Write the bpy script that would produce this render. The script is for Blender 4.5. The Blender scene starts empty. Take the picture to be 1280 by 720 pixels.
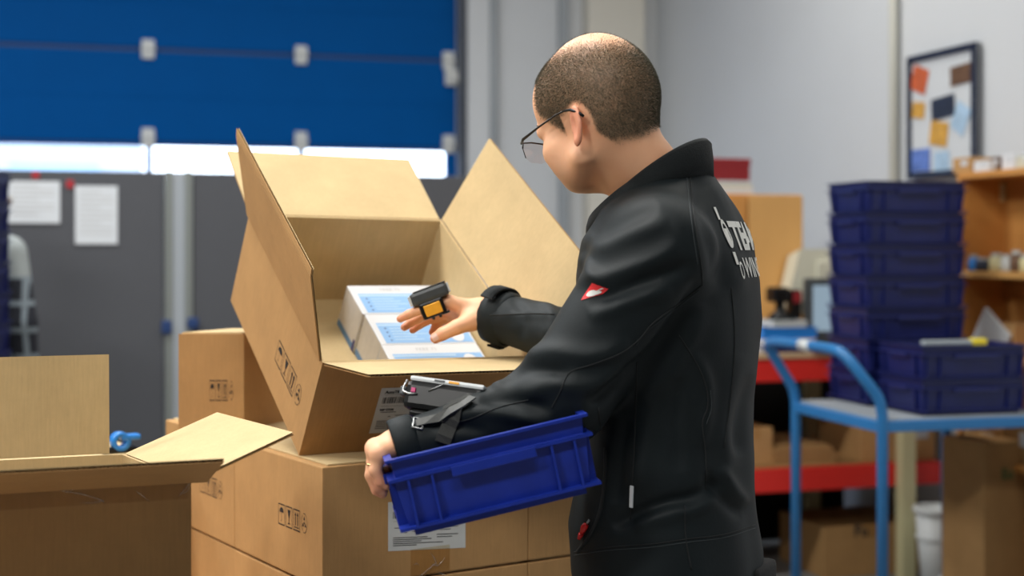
import bpy, bmesh, math, random
import numpy as np
from mathutils import Vector, Matrix
from mathutils.bvhtree import BVHTree

random.seed(7)
rng = np.random.default_rng(7)
SC = bpy.context.scene
COL = SC.collection
R = math.radians

# ------------------------------------------------------------------ camera
FPX, CX, HY, CAMH = 1778.0, 640.0, 310.0, 1.38
cam_d = bpy.data.cameras.new('camera')
cam = bpy.data.objects.new('camera', cam_d)
COL.objects.link(cam)
cam.location = (0, 0, CAMH)
cam.rotation_euler = (R(90), 0, 0)
cam_d.sensor_width = 36.0
cam_d.lens = 36.0 * FPX / 1280.0
cam_d.shift_y = -(360.0 - HY) / 1280.0
cam_d.clip_start = 0.05
cam_d.clip_end = 200
cam_d.dof.use_dof = True
cam_d.dof.focus_distance = 2.25
cam_d.dof.aperture_fstop = 2.6
SC.camera = cam

# ------------------------------------------------------------------ world, light, exposure
world = bpy.data.worlds.new('world')
SC.world = world
world.use_nodes = True
wn = world.node_tree
wn.nodes.clear()
bg = wn.nodes.new('ShaderNodeBackground')
bg.inputs['Color'].default_value = (0.86, 0.93, 1.0, 1)
bg.inputs['Strength'].default_value = 6.0
wo = wn.nodes.new('ShaderNodeOutputWorld')
wn.links.new(bg.outputs[0], wo.inputs[0])

SC.view_settings.view_transform = 'Standard'
SC.view_settings.look = 'None'
SC.view_settings.gamma = 1.0
SC.view_settings.use_curve_mapping = False
SC.view_settings.exposure = -0.05

# room frame: origin in the far corner, x along the door wall, y along the right wall
YAW = R(16.5)
CORNER = Vector((0.927, 9.127, 0.0))
RM = Matrix.Translation(CORNER) @ Matrix.Rotation(YAW, 4, 'Z')
RMI = RM.inverted()

# ceiling lamps: (room x, room y, power, colour)
LAMPS = [(-6.2, -3.0, 90, (0.96, 0.98, 1.0)), (-6.2, -5.6, 110, (1.0, 0.98, 0.94)),
         (-3.6, -3.0, 70, (0.96, 0.98, 1.0)), (-3.6, -5.6, 100, (1.0, 0.98, 0.94)),
         (-1.0, -3.0, 40, (1.0, 0.95, 0.85)), (-1.0, -5.6, 30, (1.0, 0.96, 0.88)),
         (-6.2, -8.6, 140, (1.0, 0.98, 0.94)), (-3.6, -8.6, 55, (1.0, 0.98, 0.94))]
LAMP_Z = 4.1


def un(px, py, D):
    return np.array([(px - CX) / FPX * D, D, CAMH - (py - HY) / FPX * D])


def V(px, py, D):
    return Vector(un(px, py, D))


def rp(px, py, axis, val):
    """room-local point where the sight line through a photo pixel meets the plane axis=val"""
    o = RMI @ Vector((0, 0, CAMH))
    d = RMI.to_3x3() @ Vector(((px - CX) / FPX, 1.0, -(py - HY) / FPX))
    t = (val - o[axis]) / d[axis]
    return o + d * t


# ------------------------------------------------------------------ materials
MATS = {}


def mat(name, col, rough=0.6, metal=0.0, noise=0.0, nscale=20.0, bump=0.0, bscale=200.0, spec=0.5,
        sheen=0.0, sss=0.0, coat=0.0, dist=0.002, stretch=None):
    m = bpy.data.materials.new(name)
    m.use_nodes = True
    nt = m.node_tree
    b = nt.nodes['Principled BSDF']
    b.inputs['Base Color'].default_value = (*col, 1)
    b.inputs['Roughness'].default_value = rough
    b.inputs['Metallic'].default_value = metal
    b.inputs['Specular IOR Level'].default_value = spec
    if sheen:
        b.inputs['Sheen Weight'].default_value = sheen
        b.inputs['Sheen Roughness'].default_value = 0.5
    if sss:
        b.inputs['Subsurface Weight'].default_value = sss
        b.inputs['Subsurface Radius'].default_value = (0.012, 0.005, 0.003)
        b.inputs['Subsurface Scale'].default_value = 0.6
    if coat:
        b.inputs['Coat Weight'].default_value = coat
    tc = nt.nodes.new('ShaderNodeTexCoord')
    src = tc.outputs['Object']
    if stretch:
        mp = nt.nodes.new('ShaderNodeMapping')
        mp.inputs['Scale'].default_value = stretch
        nt.links.new(src, mp.inputs['Vector'])
        src = mp.outputs[0]
    if noise:
        n = nt.nodes.new('ShaderNodeTexNoise')
        n.inputs['Scale'].default_value = nscale
        n.inputs['Detail'].default_value = 5
        nt.links.new(src, n.inputs['Vector'])
        mx = nt.nodes.new('ShaderNodeMix')
        mx.data_type = 'RGBA'
        mx.inputs['A'].default_value = (*[c * (1 - noise) for c in col], 1)
        mx.inputs['B'].default_value = (*[min(1, c * (1 + noise)) for c in col], 1)
        nt.links.new(n.outputs['Fac'], mx.inputs['Factor'])
        nt.links.new(mx.outputs['Result'], b.inputs['Base Color'])
    if bump:
        n2 = nt.nodes.new('ShaderNodeTexNoise')
        n2.inputs['Scale'].default_value = bscale
        n2.inputs['Detail'].default_value = 3
        nt.links.new(src, n2.inputs['Vector'])
        bp = nt.nodes.new('ShaderNodeBump')
        bp.inputs['Strength'].default_value = bump
        bp.inputs['Distance'].default_value = dist
        nt.links.new(n2.outputs['Fac'], bp.inputs['Height'])
        nt.links.new(bp.outputs[0], b.inputs['Normal'])
    MATS[name] = m
    return m


def cardboard(name, col, flute=0.10, axis='X', period=0.0075):
    """kraft liner: mottled fibre colour, faint washboard of the flutes showing through"""
    m = bpy.data.materials.new(name)
    m.use_nodes = True
    nt = m.node_tree
    b = nt.nodes['Principled BSDF']
    b.inputs['Roughness'].default_value = 0.78
    b.inputs['Specular IOR Level'].default_value = 0.25
    tc = nt.nodes.new('ShaderNodeTexCoord')
    n = nt.nodes.new('ShaderNodeTexNoise')
    n.inputs['Scale'].default_value = 9
    n.inputs['Detail'].default_value = 8
    n.inputs['Roughness'].default_value = 0.7
    nt.links.new(tc.outputs['Object'], n.inputs['Vector'])
    mp = nt.nodes.new('ShaderNodeMapping')
    mp.inputs['Scale'].default_value = (260, 260, 18)
    nt.links.new(tc.outputs['Object'], mp.inputs['Vector'])
    n3 = nt.nodes.new('ShaderNodeTexNoise')
    n3.inputs['Scale'].default_value = 1.0
    n3.inputs['Detail'].default_value = 3
    nt.links.new(mp.outputs[0], n3.inputs['Vector'])
    ad = nt.nodes.new('ShaderNodeMath')
    ad.operation = 'MULTIPLY_ADD'
    ad.inputs[1].default_value = 0.45
    nt.links.new(n3.outputs['Fac'], ad.inputs[0])
    nt.links.new(n.outputs['Fac'], ad.inputs[2])
    rp_ = nt.nodes.new('ShaderNodeValToRGB')
    rp_.color_ramp.elements[0].position = 0.42
    rp_.color_ramp.elements[0].color = (*[c * 0.86 for c in col], 1)
    rp_.color_ramp.elements[1].position = 0.98
    rp_.color_ramp.elements[1].color = (*[min(1, c * 1.12) for c in col], 1)
    nt.links.new(ad.outputs[0], rp_.inputs['Fac'])
    nt.links.new(rp_.outputs['Color'], b.inputs['Base Color'])
    w = nt.nodes.new('ShaderNodeTexWave')
    w.wave_type = 'BANDS'
    w.bands_direction = axis
    w.inputs['Scale'].default_value = 0.314 / period
    w.inputs['Distortion'].default_value = 0.4
    nt.links.new(tc.outputs['Object'], w.inputs['Vector'])
    bp = nt.nodes.new('ShaderNodeBump')
    bp.inputs['Strength'].default_value = flute
    bp.inputs['Distance'].default_value = 0.0006
    nt.links.new(w.outputs['Fac'], bp.inputs['Height'])
    nt.links.new(bp.outputs[0], b.inputs['Normal'])
    MATS[name] = m
    return m


cardboard('kraft', (0.46, 0.265, 0.108))
cardboard('kraft_inner_lit', (0.54, 0.405, 0.215))  # same liner made paler: light on the opened flaps put into its colour
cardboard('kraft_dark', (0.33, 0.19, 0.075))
mat('kraft_flute', (0.50, 0.36, 0.18), 0.9)
mat('ink', (0.012, 0.011, 0.012), 0.7)
mat('sticker', (0.62, 0.64, 0.63), 0.55, noise=0.05, nscale=30)
mat('paper', (0.56, 0.59, 0.62), 0.7)
mat('carton_white', (0.66, 0.68, 0.71), 0.45, noise=0.03)
mat('carton_side', (0.70, 0.69, 0.67), 0.5, noise=0.12, nscale=60)
mat('print_blue', (0.25, 0.45, 0.74), 0.45)
mat('print_pale_blue', (0.42, 0.60, 0.80), 0.45)
mat('print_mid_blue', (0.13, 0.30, 0.60), 0.45)
mat('print_navy', (0.03, 0.03, 0.20), 0.45)
mat('print_green', (0.07, 0.13, 0.05), 0.6)
mat('print_grey', (0.45, 0.46, 0.47), 0.5)
mat('crate_blue', (0.006, 0.026, 0.29), 0.42, noise=0.22, nscale=35, bump=0.08, bscale=60)
mat('crate_navy', (0.005, 0.010, 0.088), 0.45, noise=0.2, nscale=25)
mat('jacket', (0.0050, 0.0092, 0.0110), 0.62, noise=0.25, nscale=14, bump=0.16, bscale=260, spec=0.27, sheen=0.0, dist=0.0012)
mat('jacket_rib', (0.008, 0.0105, 0.0115), 0.85, noise=0.35, nscale=220, bump=0.6, bscale=420, spec=0.25, sheen=0.03)
mat('seam', (0.006, 0.008, 0.009), 0.8)
mat('stitch', (0.030, 0.038, 0.042), 0.7)
mat('trousers', (0.010, 0.010, 0.011), 0.85, noise=0.3, nscale=90, bump=0.3)
mat('shoe', (0.012, 0.012, 0.013), 0.5)
mat('white_print', (0.80, 0.80, 0.76), 0.7)
mat('red_patch', (0.78, 0.030, 0.035), 0.6)
mat('zip_red', (0.62, 0.012, 0.012), 0.4)
mat('zip_metal', (0.35, 0.36, 0.36), 0.35, metal=0.8)
mat('reflective', (0.75, 0.80, 0.84), 0.4)
mat('plastic_black', (0.006, 0.0065, 0.007), 0.32, noise=0.2, nscale=60, spec=0.35)
mat('plastic_grey', (0.055, 0.062, 0.066), 0.38, noise=0.25, nscale=80)
mat('plastic_light', (0.66, 0.69, 0.70), 0.3)
mat('yellow', (0.86, 0.40, 0.025), 0.45, noise=0.1, nscale=120)
mat('magenta', (0.50, 0.02, 0.15), 0.4)
mat('strap', (0.035, 0.036, 0.033), 0.85, bump=0.5, bscale=500)
mat('buckle', (0.05, 0.052, 0.048), 0.5, noise=0.4, nscale=150)
mat('specs_metal', (0.035, 0.030, 0.026), 0.35, metal=0.6)
mat('gold', (0.75, 0.55, 0.25), 0.25, metal=1.0)
mat('hair', (0.088, 0.080, 0.050), 0.6, noise=0.6, nscale=350)
mat('nail', (0.78, 0.50, 0.42), 0.3)
mat('wall_white', (0.56, 0.585, 0.615), 0.9, noise=0.03, nscale=3)
mat('wall_cream', (0.70, 0.67, 0.58), 0.9, noise=0.03, nscale=3)
mat('pillar', (0.62, 0.60, 0.54), 0.9, noise=0.03, nscale=3)
mat('pipe_grey', (0.30, 0.33, 0.36), 0.5)
mat('pipe_cream', (0.50, 0.50, 0.45), 0.5)
mat('floor', (0.20, 0.20, 0.195), 0.6, noise=0.15, nscale=2)
mat('ceiling', (0.30, 0.31, 0.32), 0.9, noise=0.03, nscale=2)
mat('door_blue', (0.0005, 0.072, 0.275), 0.6, noise=0.06, nscale=6, spec=0.04)
mat('door_seam', (0.004, 0.03, 0.12), 0.6)
mat('galv', (0.55, 0.57, 0.57), 0.45, noise=0.15, nscale=60)
mat('track_dark', (0.05, 0.06, 0.08), 0.5)
mat('partition', (0.064, 0.067, 0.076), 0.85, noise=0.12, nscale=120, bump=0.1)
mat('alu', (0.20, 0.22, 0.21), 0.45, metal=0.3)
mat('tape_red', (0.35, 0.01, 0.02), 0.6)
mat('wood', (0.56, 0.255, 0.062), 0.55, noise=0.18, nscale=7, stretch=(1, 1, 0.12))
mat('wood_light', (0.62, 0.34, 0.11), 0.55, noise=0.14, nscale=7, stretch=(1, 1, 0.12))
mat('wood_top', (0.55, 0.38, 0.22), 0.5, noise=0.14, nscale=7)
mat('red_steel', (0.66, 0.022, 0.016), 0.45, noise=0.05)
mat('trolley_blue', (0.018, 0.155, 0.39), 0.38, noise=0.08, nscale=12)
mat('cream_steel', (0.60, 0.56, 0.33), 0.5)
mat('beige_plastic', (0.58, 0.57, 0.46), 0.5)
mat('bin_white', (0.55, 0.58, 0.58), 0.45)
mat('book_red', (0.24, 0.008, 0.012), 0.6)
mat('photo_brown', (0.12, 0.06, 0.03), 0.6, noise=0.9, nscale=40)
mat('photo_blue', (0.10, 0.18, 0.50), 0.6, noise=0.9, nscale=30)
mat('photo_dark', (0.012, 0.02, 0.045), 0.6, noise=0.6, nscale=40)
mat('photo_yellow', (0.55, 0.30, 0.05), 0.6, noise=0.5, nscale=30)
mat('photo_orange', (0.50, 0.10, 0.03), 0.6, noise=0.5, nscale=30)
mat('photo_pale', (0.35, 0.50, 0.66), 0.6, noise=0.4, nscale=20)
mat('frame_navy', (0.008, 0.013, 0.035), 0.4)
mat('cloth_grey', (0.36, 0.38, 0.39), 0.9)
mat('tool_yellow', (0.75, 0.60, 0.03), 0.5)
mat('tool_grey', (0.30, 0.34, 0.37), 0.5)
mat('tape_blue', (0.02, 0.20, 0.62), 0.3)
mat('outdoor', (0.55, 0.62, 0.72), 0.9, noise=0.2, nscale=1.5)
mat('tube_white', (0.9, 0.9, 0.9), 0.5)


def skin_mat():
    m = mat('skin', (0.66, 0.385, 0.255), 0.52, sss=0.12, bump=0.12, bscale=420, dist=0.0006)
    nt = m.node_tree
    b = nt.nodes['Principled BSDF']
    tc = nt.nodes.new('ShaderNodeTexCoord')
    n = nt.nodes.new('ShaderNodeTexNoise')
    n.inputs['Scale'].default_value = 28
    n.inputs['Detail'].default_value = 4
    nt.links.new(tc.outputs['Object'], n.inputs['Vector'])
    mx = nt.nodes.new('ShaderNodeMix')
    mx.data_type = 'RGBA'
    mx.inputs['A'].default_value = (0.86, 0.430, 0.240, 1)
    mx.inputs['B'].default_value = (0.92, 0.530, 0.325, 1)
    nt.links.new(n.outputs['Fac'], mx.inputs['Factor'])
    at = nt.nodes.new('ShaderNodeAttribute')
    at.attribute_name = 'tone'          # scalp stubble (r), redness of ears/fingers (g), beard shadow (b)
    sp = nt.nodes.new('ShaderNodeSeparateColor')
    nt.links.new(at.outputs['Color'], sp.inputs[0])
    prev = mx.outputs['Result']
    for ch, colr, k in (('Green', (0.66, 0.20, 0.125, 1), 0.75), ('Blue', (0.30, 0.20, 0.13, 1), 0.55),
                        ('Red', (0.155, 0.132, 0.080, 1), 0.88)):
        mm = nt.nodes.new('ShaderNodeMath')
        mm.operation = 'MULTIPLY'
        mm.inputs[1].default_value = k
        nt.links.new(sp.outputs[ch], mm.inputs[0])
        m2 = nt.nodes.new('ShaderNodeMix')
        m2.data_type = 'RGBA'
        m2.inputs['B'].default_value = colr
        nt.links.new(prev, m2.inputs['A'])
        nt.links.new(mm.outputs[0], m2.inputs['Factor'])
        prev = m2.outputs['Result']
    nt.links.new(prev, b.inputs['Base Color'])


skin_mat()


def clear_mat(name, tint, gloss=0.12, rough=0.08):
    m = bpy.data.materials.new(name)
    m.use_nodes = True
    nt = m.node_tree
    nt.nodes.clear()
    o = nt.nodes.new('ShaderNodeOutputMaterial')
    t = nt.nodes.new('ShaderNodeBsdfTransparent')
    t.inputs[0].default_value = (*tint, 1)
    g = nt.nodes.new('ShaderNodeBsdfGlossy')
    g.inputs['Roughness'].default_value = rough
    x = nt.nodes.new('ShaderNodeMixShader')
    x.inputs[0].default_value = gloss
    nt.links.new(t.outputs[0], x.inputs[1])
    nt.links.new(g.outputs[0], x.inputs[2])
    nt.links.new(x.outputs[0], o.inputs[0])
    MATS[name] = m


clear_mat('pane', (0.93, 0.96, 1.0), 0.06)
clear_mat('lens', (0.90, 0.92, 0.93), 0.16, 0.03)
clear_mat('packing_tape', (0.93, 0.87, 0.76), 0.06, 0.2)
clear_mat('film', (0.95, 0.96, 0.97), 0.22, 0.15)


def emit_mat(name, col, s):
    m = bpy.data.materials.new(name)
    m.use_nodes = True
    nt = m.node_tree
    nt.nodes.clear()
    o = nt.nodes.new('ShaderNodeOutputMaterial')
    e = nt.nodes.new('ShaderNodeEmission')
    e.inputs[0].default_value = (*col, 1)
    e.inputs[1].default_value = s
    nt.links.new(e.outputs[0], o.inputs[0])
    MATS[name] = m


emit_mat('screen', (0.50, 0.66, 0.80), 0.55)
emit_mat('tube_lit', (1.0, 0.98, 0.94), 6.0)


# ------------------------------------------------------------------ mesh helpers
class MB:
    """collects shapes into ONE mesh"""

    def __init__(self):
        self.v = []
        self.f = []
        self.m = []

    def add(self, vs, fs, mi=0):
        o = len(self.v)
        self.v += [tuple(p) for p in vs]
        for f in fs:
            self.f.append(tuple(i + o for i in f))
            self.m.append(mi)
        return self

    def box(self, lo, hi, mi=0, M=None, bev=0.0):
        bm = bmesh.new()
        bmesh.ops.create_cube(bm, size=1.0)
        s = [hi[i] - lo[i] for i in range(3)]
        c = [(hi[i] + lo[i]) / 2 for i in range(3)]
        for v in bm.verts:
            v.co = Vector((v.co.x * s[0] + c[0], v.co.y * s[1] + c[1], v.co.z * s[2] + c[2]))
        if bev:
            bmesh.ops.bevel(bm, geom=bm.edges[:], offset=min(bev, min(s) * 0.45), segments=2, profile=0.6, affect='EDGES')
        vs = [(M @ v.co if M else v.co.copy()) for v in bm.verts]
        bm.verts.index_update()
        self.add(vs, [[v.index for v in f.verts] for f in bm.faces], mi)
        bm.free()
        return self

    def tube(self, pts, r, seg=10, mi=0, closed=False, caps=True):
        pts = [Vector(p) for p in pts]
        n = len(pts)
        rr = r if hasattr(r, '__len__') else [r] * n
        vs, fs = [], []
        up = None
        for i, p in enumerate(pts):
            if closed:
                t = pts[(i + 1) % n] - pts[i - 1]
            else:
                t = pts[min(i + 1, n - 1)] - pts[max(i - 1, 0)]
            t.normalize()
            if up is None:
                up = Vector((0, 0, 1)) if abs(t.z) < 0.9 else Vector((1, 0, 0))
            s = t.cross(up)
            s.normalize()
            up = s.cross(t)
            for k in range(seg):
                a = 2 * math.pi * k / seg
                vs.append(p + (s * math.cos(a) + up * math.sin(a)) * rr[i])
        m = n if closed else n - 1
        for i in range(m):
            for k in range(seg):
                a, b = i * seg + k, i * seg + (k + 1) % seg
                c, d = ((i + 1) % n) * seg + (k + 1) % seg, ((i + 1) % n) * seg + k
                fs.append((a, b, c, d))
        if caps and not closed:
            fs.append(tuple(range(seg))[::-1])
            fs.append(tuple((n - 1) * seg + k for k in range(seg)))
        return self.add(vs, fs, mi)

    def lathe(self, prof, seg=24, mi=0, c=(0, 0, 0)):
        vs, fs = [], []
        for (r, z) in prof:
            for k in range(seg):
                a = 2 * math.pi * k / seg
                vs.append((c[0] + r * math.cos(a), c[1] + r * math.sin(a), c[2] + z))
        for i in range(len(prof) - 1):
            for k in range(seg):
                fs.append((i * seg + k, i * seg + (k + 1) % seg, (i + 1) * seg + (k + 1) % seg, (i + 1) * seg + k))
        return self.add(vs, fs, mi)

    def poly(self, pts, mi=0):
        return self.add(pts, [tuple(range(len(pts)))], mi)

    def mesh(self, name, mats, smooth=False):
        me = bpy.data.meshes.new(name)
        me.from_pydata(self.v, [], self.f)
        for m in (mats if isinstance(mats, (list, tuple)) else [mats]):
            me.materials.append(MATS[m])
        me.polygons.foreach_set('material_index', self.m)
        if smooth:
            me.polygons.foreach_set('use_smooth', [True] * len(self.f))
        me.update()
        return me

    def obj(self, name, mats, parent=None, smooth=False):
        o = bpy.data.objects.new(name, self.mesh(name, mats, smooth))
        COL.objects.link(o)
        if parent:
            o.parent = parent
        return o


def tag(o, label=None, cat=None, group=None, kind=None):
    if label:
        o['label'] = label
    if cat:
        o['category'] = cat
    if group:
        o['group'] = group
    if kind:
        o['kind'] = kind
    return o


def thing(name, label, cat, M=None, group=None):
    o = bpy.data.objects.new(name, None)
    o.empty_display_size = 0.1
    COL.objects.link(o)
    if M is not None:
        o.matrix_world = M
    return tag(o, label, cat, group)


def struct(o):
    o['kind'] = 'structure'
    return o


def copy_tree(o, parent=None):
    c = o.copy()
    COL.objects.link(c)
    c.parent = parent
    for ch in [x for x in o.children]:
        copy_tree(ch, c)
    return c


def TR(loc, yaw=0.0):
    return Matrix.Translation(Vector(loc)) @ Matrix.Rotation(yaw, 4, 'Z')


def frame(o, x, y, z):
    M = Matrix.Identity(4)
    for i in range(3):
        M[i][0], M[i][1], M[i][2], M[i][3] = x[i], y[i], z[i], o[i]
    return M


def text_geo(s, size, bold=0.0, space=1.0):
    cu = bpy.data.curves.new('lettering', 'FONT')
    cu.body = s
    cu.size = size
    cu.offset = bold
    cu.space_character = space
    cu.resolution_u = 3
    o = bpy.data.objects.new('lettering', cu)
    COL.objects.link(o)
    bpy.context.view_layer.update()
    dg = bpy.context.evaluated_depsgraph_get()
    me = bpy.data.meshes.new_from_object(o.evaluated_get(dg))
    vs = [v.co.copy() for v in me.vertices]
    fs = [tuple(p.vertices) for p in me.polygons]
    bpy.data.objects.remove(o)
    bpy.data.curves.remove(cu)
    bpy.data.meshes.remove(me)
    return vs, fs


# ------------------------------------------------------------------ signed-distance sculpting
def sm(a, b, k):
    h = np.clip(0.5 + 0.5 * (b - a) / k, 0, 1)
    return b + (a - b) * h - k * h * (1 - h)


def ssub(a, b, k):          # a minus b
    return -sm(-a, b, k)


def cap(p, a, b, ra, rb):
    a = np.asarray(a, float)
    b = np.asarray(b, float)
    ab = b - a
    t = np.clip((p - a) @ ab / (ab @ ab), 0, 1)
    return np.linalg.norm(p - a - t[:, None] * ab, axis=1) - (ra + (rb - ra) * t)


def ell(p, c, rad, A=None):
    q = p - np.asarray(c, float)
    if A is not None:
        q = q @ np.asarray(A, float).T
    rad = np.asarray(rad, float)
    k0 = np.linalg.norm(q / rad, axis=1)
    k1 = np.linalg.norm(q / rad ** 2, axis=1) + 1e-9
    return k0 * (k0 - 1) / k1


def sdf_mesh(fn, lo, hi, h, smooth=2):
    lo = np.asarray(lo, float)
    hi = np.asarray(hi, float)
    B = 4
    nc = np.ceil((hi - lo) / (B * h)).astype(int)
    ci = np.stack(np.meshgrid(*[np.arange(n) for n in nc], indexing='ij'), -1).reshape(-1, 3)
    cd = fn(lo + (ci + 0.5) * B * h)
    G = np.repeat(np.repeat(np.repeat(np.where(cd.reshape(nc) > 0, 1.0, -1.0), B, 0), B, 1), B, 2)
    G = np.pad(G, ((0, 1),) * 3, mode='edge')
    act = ci[np.abs(cd) < B * h * 0.87 * 1.5 + h]
    off = np.stack(np.meshgrid(*[np.arange(B + 1)] * 3, indexing='ij'), -1).reshape(-1, 3)
    for s in range(0, len(act), 4000):
        idx = (act[s:s + 4000, None, :] * B + off[None]).reshape(-1, 3)
        G[idx[:, 0], idx[:, 1], idx[:, 2]] = fn(lo + idx * h)
    S = G < 0
    n = np.array(G.shape)
    cnt = np.zeros(n - 1, np.int8)
    for dx in (0, 1):
        for dy in (0, 1):
            for dz in (0, 1):
                cnt += S[dx:n[0] - 1 + dx, dy:n[1] - 1 + dy, dz:n[2] - 1 + dz]
    cells = np.argwhere((cnt > 0) & (cnt < 8))
    vid = -np.ones(n - 1, np.int64)
    vid[cells[:, 0], cells[:, 1], cells[:, 2]] = np.arange(len(cells))
    cor = np.array([(x, y, z) for x in (0, 1) for y in (0, 1) for z in (0, 1)])
    val = np.stack([G[cells[:, 0] + c[0], cells[:, 1] + c[1], cells[:, 2] + c[2]] for c in cor], 1)
    acc = np.zeros((len(cells), 3))
    w = np.zeros(len(cells))
    for i in range(8):
        for j in range(i + 1, 8):
            if np.abs(cor[i] - cor[j]).sum() == 1:
                a, b = val[:, i], val[:, j]
                x = (a < 0) != (b < 0)
                t = a[x] / (a[x] - b[x])
                acc[x] += cor[i] + t[:, None] * (cor[j] - cor[i])
                w[x] += 1
    verts = lo + (cells + acc / w[:, None]) * h
    quads = []
    for ax in range(3):
        o1, o2 = (ax + 1) % 3, (ax + 2) % 3
        s0 = [slice(None)] * 3
        s1 = [slice(None)] * 3
        s0[ax] = slice(0, n[ax] - 1)
        s1[ax] = slice(1, n[ax])
        a, b = S[tuple(s0)], S[tuple(s1)]
        e = np.argwhere(a != b)
        e = e[(e[:, o1] > 0) & (e[:, o2] > 0) & (e[:, o1] < n[o1] - 1) & (e[:, o2] < n[o2] - 1)]
        ins = a[e[:, 0], e[:, 1], e[:, 2]]
        d1 = np.zeros(3, int)
        d1[o1] = 1
        d2 = np.zeros(3, int)
        d2[o2] = 1
        q = [vid[tuple((e - d1 * i - d2 * j).T)] for (i, j) in ((1, 1), (0, 1), (0, 0), (1, 0))]
        q = np.stack(q, 1)
        q[~ins] = q[~ins][:, ::-1]
        quads.append(q)
    quads = np.concatenate(quads)
    quads = quads[(quads >= 0).all(1)]
    for _ in range(smooth):
        verts = relax(verts, quads, 0.5)
    return verts, quads


def relax(verts, quads, f):
    acc = np.zeros_like(verts)
    c = np.zeros(len(verts))
    for i in range(4):
        a, b = quads[:, i], quads[:, (i + 1) % 4]
        np.add.at(acc, a, verts[b])
        np.add.at(c, a, 1)
        np.add.at(acc, b, verts[a])
        np.add.at(c, b, 1)
    c[c == 0] = 1
    return verts * (1 - f) + f * acc / c[:, None]


def vnormals(verts, quads):
    a = verts[quads[:, 2]] - verts[quads[:, 0]]
    b = verts[quads[:, 3]] - verts[quads[:, 1]]
    fn_ = np.cross(a, b)
    nn = np.zeros_like(verts)
    for i in range(4):
        np.add.at(nn, quads[:, i], fn_)
    return nn / (np.linalg.norm(nn, axis=1)[:, None] + 1e-12)


def np_obj(name, verts, quads, mats, parent=None, smooth=True):
    me = bpy.data.meshes.new(name)
    me.vertices.add(len(verts))
    me.vertices.foreach_set('co', np.asarray(verts, np.float32).ravel())
    me.loops.add(len(quads) * 4)
    me.loops.foreach_set('vertex_index', np.asarray(quads, np.int32).ravel())
    me.polygons.add(len(quads))
    me.polygons.foreach_set('loop_start', np.arange(0, len(quads) * 4, 4, dtype=np.int32))
    me.polygons.foreach_set('loop_total', np.full(len(quads), 4, np.int32))
    me.update(calc_edges=True)
    me.validate()
    for m in (mats if isinstance(mats, (list, tuple)) else [mats]):
        me.materials.append(MATS[m])
    if smooth:
        me.polygons.foreach_set('use_smooth', np.ones(len(me.polygons), bool))
    o = bpy.data.objects.new(name, me)
    COL.objects.link(o)
    if parent:
        o.parent = parent
    return o


def pixels(verts):
    """photo coordinates of points, used to lay out folds and seams on the sculpted cloth"""
    return np.stack([CX + FPX * verts[:, 0] / verts[:, 1], HY - FPX * (verts[:, 2] - CAMH) / verts[:, 1]], 1)


def seg_dist(q, poly):
    best = np.full(len(q), 1e9)
    par = np.zeros(len(q))
    n = len(poly) - 1
    for i in range(n):
        a = np.array(poly[i], float)
        b = np.array(poly[i + 1], float)
        ab = b - a
        t = np.clip((q - a) @ ab / (ab @ ab), 0, 1)
        d = np.linalg.norm(q - a - t[:, None] * ab, axis=1)
        m = d < best
        best[m] = d[m]
        par[m] = (i + t[m]) / n
    return best, par


def sm_curve(pts, n=6):
    """Catmull-Rom through the points"""
    P = [np.array(p, float) for p in pts]
    P = [2 * P[0] - P[1]] + P + [2 * P[-1] - P[-2]]
    out = []
    for i in range(1, len(P) - 2):
        for k in range(n):
            t = k / n
            out.append(0.5 * ((2 * P[i]) + (-P[i - 1] + P[i + 1]) * t + (2 * P[i - 1] - 5 * P[i] + 4 * P[i + 1] - P[i + 2]) * t * t
                              + (-P[i - 1] + 3 * P[i] - 3 * P[i + 1] + P[i + 2]) * t ** 3))
    out.append(P[-2])
    return out

# ================================================================== THE ROOM
X0, Y0, ZC = -13.0, -20.0, 4.5          # room extends x X0..0, y Y0..0


def room_obj(mb, name, mats, smooth=False):
    o = mb.obj(name, mats, None, smooth)
    o.matrix_world = RM
    return struct(o)


room_obj(MB().box((X0 - 0.2, Y0 - 0.2, -0.12), (0.2, 6.0, 0.0)), 'floor', 'floor')
room_obj(MB().box((X0 - 0.2, Y0 - 0.2, ZC), (0.2, 0.2, ZC + 0.15)), 'ceiling', 'ceiling')
room_obj(MB().box((0, Y0 - 0.2, 0), (0.2, 0.2, ZC)), 'wall_right', 'wall_white')
room_obj(MB().box((X0 - 0.2, Y0 - 0.2, 0), (X0, 0.2, ZC)), 'wall_left', 'wall_white')
room_obj(MB().box((X0, Y0 - 0.2, 0), (0, Y0, ZC)), 'wall_front', 'wall_white')

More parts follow.
